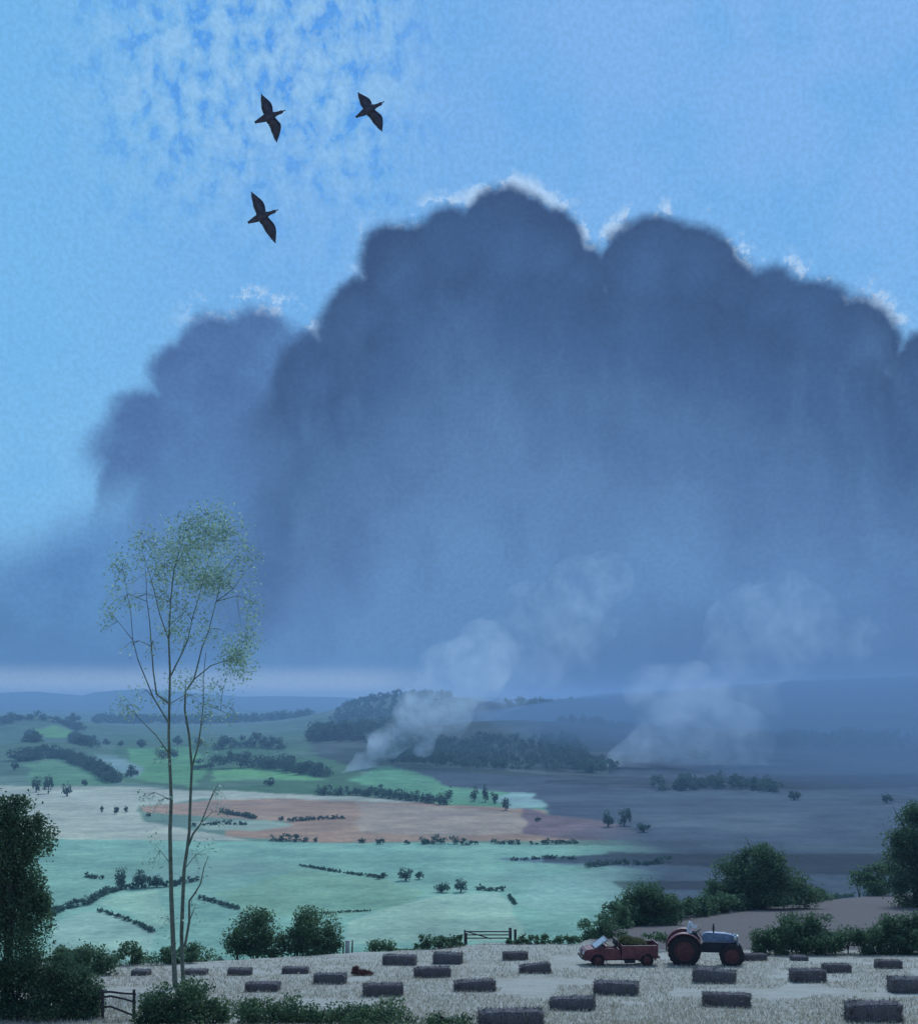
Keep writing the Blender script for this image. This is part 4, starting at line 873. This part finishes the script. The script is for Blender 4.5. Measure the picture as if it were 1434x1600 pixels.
for px, lb in ((550,'thin dark stake just right of the pale stone post'),(536,'thin dark stake just left of the pale stone post')):
    x = (px-CX)/F*73.4; o = MB().cyl((0, 0, -.1), (.03, 0, .75), .05, .04, 8).cyl((.03, 0, .75), (.03, 0, .80), .04, .01, 8).build('stake', M['wood_rail']); o.location = (x, 73.4, tz(x, 73.4)); tag(o, lb, 'stake')
fx, fd_ = (182-CX)/F*45.6, 45.6; fz_ = tz(fx, fd_); fn_ = empty('rail_fence', (fx, fd_, fz_)); tag(fn_, 'short rustic rail fence linking the broad dark bush and the round front bush', 'fence')
for z0, z1, sag in ((.98, .90, -.02), (.76, .60, .05), (.42, .10, .02)):
    o = link('rail', tube_mesh([[(-.62, 0, z0, .04), (-.2, .0, z0+.02+sag, .042), (.25, .02, (z0+z1)/2+sag, .038), (.70, .0, z1, .035)]], 7), M['wood_rail'], fn_)
for x in (-.50, .62): MB().cyl((x, .06, -.3), (x, .06, 1.05), .06, .05, 9).build('post', M['wood_rail'], fn_)

# ---- ducks
M['duck'] = simple('duck', (.07,.065,.09), .75, var=.5, scale=14, bump=.1); M['bill'] = simple('bill', (.10,.10,.06), .5)
def duck(px, py, ang, length, span, fold, roll, label):
    bm = bmesh.new(); prof = [(-.29,.020,.004,0),(-.27,.032,.010,0),(-.20,.050,.024,0),(-.14,.064,.046,-.004),(-.05,.076,.064,-.008),(.03,.072,.066,-.008),(.09,.062,.056,-.002),(.14,.040,.040,.008),(.18,.035,.036,.016),(.225,.031,.032,.022),(.255,.033,.033,.026),(.28,.029,.029,.026),(.298,.016,.016,.024),(.303,.004,.004,.023)]
    n = 14; rings = []
    for f, a, c_, z in prof: rings.append([bm.verts.new((f, math.cos(t_)*a, z+math.sin(t_)*c_)) for t_ in [2*math.pi*k/n for k in range(n)]])
    for r0, r1 in zip(rings[:-1], rings[1:]):
        for k in range(n): bm.faces.new((r0[k], r0[(k+1) % n], r1[(k+1) % n], r1[k]))
    bm.faces.new(rings[0][::-1]); bm.faces.new(rings[-1])
    LE = [(0, .095), (.10, .13), (.17, .155), (.25, .16), (.33, .135), (.42, .09), (.50, .045), (.53, .03)]; TE = [(0, -.10), (.10, -.085), (.17, -.08), (.25, -.075), (.33, -.048), (.42, -.030), (.50, .0), (.53, .022)]
    for s_ in (-1, 1):
        st_ = []; ns = 26; sh = fold if s_ == 1 else -fold*.3
        for i in range(ns):
            s = .53*i/(ns-1); le = np.interp(s, *zip(*LE)); te = np.interp(s, *zip(*TE))
            if i % 2 and s > .1: te += .016*(1+s)                         # feather tips along the trailing edge
            le -= sh*max(0, s-.2)*.6; te -= sh*max(0, s-.2)*.6
            z = .03+.10*math.sin(s/.53*2.2)*.6; th = .010*(1-s/.62)+.003; y = s_*(s*span+.02)
            st_.append([bm.verts.new((le, y, z)), bm.verts.new(((le*.6+te*.4), y, z+th)), bm.verts.new((te, y, z)), bm.verts.new(((le*.6+te*.4), y, z-th))])
        for a, b_ in zip(st_[:-1], st_[1:]):
            for k in range(4): bm.faces.new((a[k], a[(k+1) % 4], b_[(k+1) % 4], b_[k]))
        bm.faces.new(st_[0]); bm.faces.new(st_[-1])
    bmesh.ops.recalc_face_normals(bm, faces=bm.faces); me = bpy.data.meshes.new('duck'); bm.to_mesh(me); bm.free()
    for p in me.polygons: p.use_smooth = True
    o = link('duck', me, M['duck']); d = 25.0
    MB().box((.325, 0, .018), (.06, .022, .010), bev=.004, taper=.9).build('bill', M['bill'], o)
    tl = MB()
    for k in range(-3, 4): tl.box((-.285, k*.007, 0), (.07-abs(k)*.006, .010, .005), Matrix.Rotation(-k*.05, 3, 'Z'))
    tl.build('tail_feathers', M['duck'], o)
    X_ = Vector((math.cos(ang), .12, math.sin(ang))).normalized(); Z_ = Vector((0, 1, 0)); Z_ = (Z_-X_*Z_.dot(X_)).normalized(); Y_ = Z_.cross(X_)
    m_ = Matrix((X_, Y_, Z_)).transposed() @ Matrix.Rotation(roll, 3, 'X'); s = length/.61
    o.matrix_world = Matrix.Translation(((px-CX)/F*d, d, -(py-HY)/F*d)) @ m_.to_4x4() @ Matrix.Scale(s, 4)
    tag(o, label, 'duck', 'ducks flying in a loose triangle'); return o
duck(421, 182, R(26), .60, .88, .5, R(6), 'dark duck flying above the lowest one, in the left pair of the three')
duck(577, 171, R(33), .60, .90, .25, R(-8), 'dark duck farthest right of the three, with its wings a little back')
duck(410, 338, R(27), .60, 1.02, .1, R(3), 'lowest dark duck of the three, wings spread widest')

# ------------------------------------------------------------------ smoke, rain and air
def vol_mat(name, colour, density, noise_scale=None, lo=.35, hi=.65, aniso=0.0, zfade=None):
    m_ = bpy.data.materials.new(name); m_.use_nodes = True; q = NG(m_.node_tree); q.n.remove(q.n['Principled BSDF'])
    v = q.node('ShaderNodeVolumePrincipled'); v.inputs['Color'].default_value = (*colour, 1); v.inputs['Density'].default_value = density; v.inputs['Anisotropy'].default_value = aniso
    if noise_scale:
        t = q.node('ShaderNodeTexCoord').outputs['Object']; f = q.m('MULTIPLY', q.step(q.noise(t, noise_scale, 4, .6, .5), lo, hi), density)
        if zfade:
            s_ = q.node('ShaderNodeSeparateXYZ'); q.l.new(t, s_.inputs[0]); mr = q.node('ShaderNodeMapRange'); q.l.new(s_.outputs[2], mr.inputs[0]); mr.inputs[1].default_value = zfade[0]; mr.inputs[2].default_value = zfade[1]; mr.inputs[3].default_value = zfade[2]; mr.inputs[4].default_value = zfade[3]
            f = q.m('MULTIPLY', f, mr.outputs[0])
        q.l.new(f, v.inputs['Density'])
    q.l.new(v.outputs[0], q.n['Material Output'].inputs['Volume']); return m_
def lump_tube(pts, d0, d1, seed):
    """a billowing closed body grown from many puffs: (px, py, radius px) from its foot upwards"""
    rr = random.Random(seed*13); bm = bmesh.new(); n = len(pts)-1; rmax = 0
    for i in range(n):
        r0 = (pts[i][2]+pts[i+1][2])/2; L = math.hypot(pts[i+1][0]-pts[i][0], pts[i+1][1]-pts[i][1]); m = max(3, int(L/r0*4)+1)
        for k in range(m):
            t_ = (k+.5)/m; px, py, r = [pts[i][j]*(1-t_)+pts[i+1][j]*t_ for j in range(3)]; d = d0+(d1-d0)*(i+t_)/n; sc_ = d/F
            for _ in range(2):
                q_ = r*rr.uniform(.55, .95); o = Vector((rr.gauss(0, .42)*r, rr.gauss(0, .35)*r, rr.gauss(0, .34)*r)) if i else Vector((0, 0, 0))
                c_ = Vector(((px-CX)*sc_, d, -(py-HY)*sc_))+o*sc_; rmax = max(rmax, q_*sc_)
                bmesh.ops.create_icosphere(bm, subdivisions=2, radius=q_*sc_, matrix=Matrix.Translation(c_))
    me = bpy.data.meshes.new('smoke'); bm.to_mesh(me); bm.free(); o = bpy.data.objects.new('tmp', me); COL.objects.link(o)
    md = o.modifiers.new('r', 'REMESH'); md.mode = 'VOXEL'; md.voxel_size = rmax/9
    sm = o.modifiers.new('s', 'SMOOTH'); sm.factor = .6; sm.iterations = 6
    bpy.context.view_layer.update(); m2 = bpy.data.meshes.new_from_object(o.evaluated_get(bpy.context.evaluated_depsgraph_get())); bpy.data.objects.remove(o); bpy.data.meshes.remove(me)
    return m2
def smoke(pts, d0, d1, seed, m_, label):
    me = lump_tube(pts, d0, d1, seed); o = link('smoke', me, m_); tag(o, label, None, None, 'stuff'); return o
SMC = (.78, .89, 1.0)
smoke([(524,1214,5),(550,1200,11),(590,1176,20),(630,1146,30),(670,1108,42),(715,1068,54),(780,1036,62)], 1080, 1250, 1, vol_mat('smoke_thick', SMC, .052, .040, .38, .78, .5, (-70,30,1.6,.35)), 'pale smoke slanting up from the green wedge field')
smoke([(730,1100,50),(800,1050,66),(870,1000,70),(910,950,60),(930,900,42)], 1300, 1450, 2, vol_mat('smoke_thin', SMC, .0075, .034, .40, .80, .5), 'thin smoke drifting off the top of the first plume')
smoke([(960,1222,50),(1010,1192,74),(1050,1150,84),(1070,1108,66),(1046,1078,34)], 1250, 1300, 3, vol_mat('smoke_broad', SMC, .020, .028, .38, .80, .5, (-70,60,1.2,.6)), 'broad bank of smoke over the dark side of the valley')
smoke([(1085,1150,54),(1130,1100,66),(1175,1050,74),(1190,995,72),(1250,965,60),(1310,1010,44)], 1300, 1400, 4, vol_mat('smoke_wisp', SMC, .0065, .034, .40, .80, .5), 'faint smoke wisps rising right of the broad bank')
# rain shower under the cloud, coloured dark to paint in its shade
bm = bmesh.new(); bmesh.ops.create_icosphere(bm, subdivisions=5, radius=1)
for v in bm.verts:
    n_ = mnoise.fractal(v.co*1.6, 1.0, 2.0, 3); v.co *= 1+n_*.16; v.co.x *= 900; v.co.y *= 2250; v.co.z *= 112
me = bpy.data.meshes.new('rain'); bm.to_mesh(me); bm.free()
for p in me.polygons: p.use_smooth = True
rn = link('rain', me, vol_mat('shaded_rain_air', (.23,.36,.53), .0019, aniso=.2)); rn.location = (900, 2700, -60); tag(rn, 'grey blue rain hanging under the great cloud on the right', None, None, 'stuff')
# the air
bm = bmesh.new(); bmesh.ops.create_cube(bm, size=1); me = bpy.data.meshes.new('haze'); bm.to_mesh(me); bm.free()
hz = link('haze', me, vol_mat('haze_air', (.36,.56,.86), 1.9e-4, aniso=.25)); hz.scale = (32000, 13200, 203); hz.location = (0, 6400, 37); hz['kind'] = 'stuff'
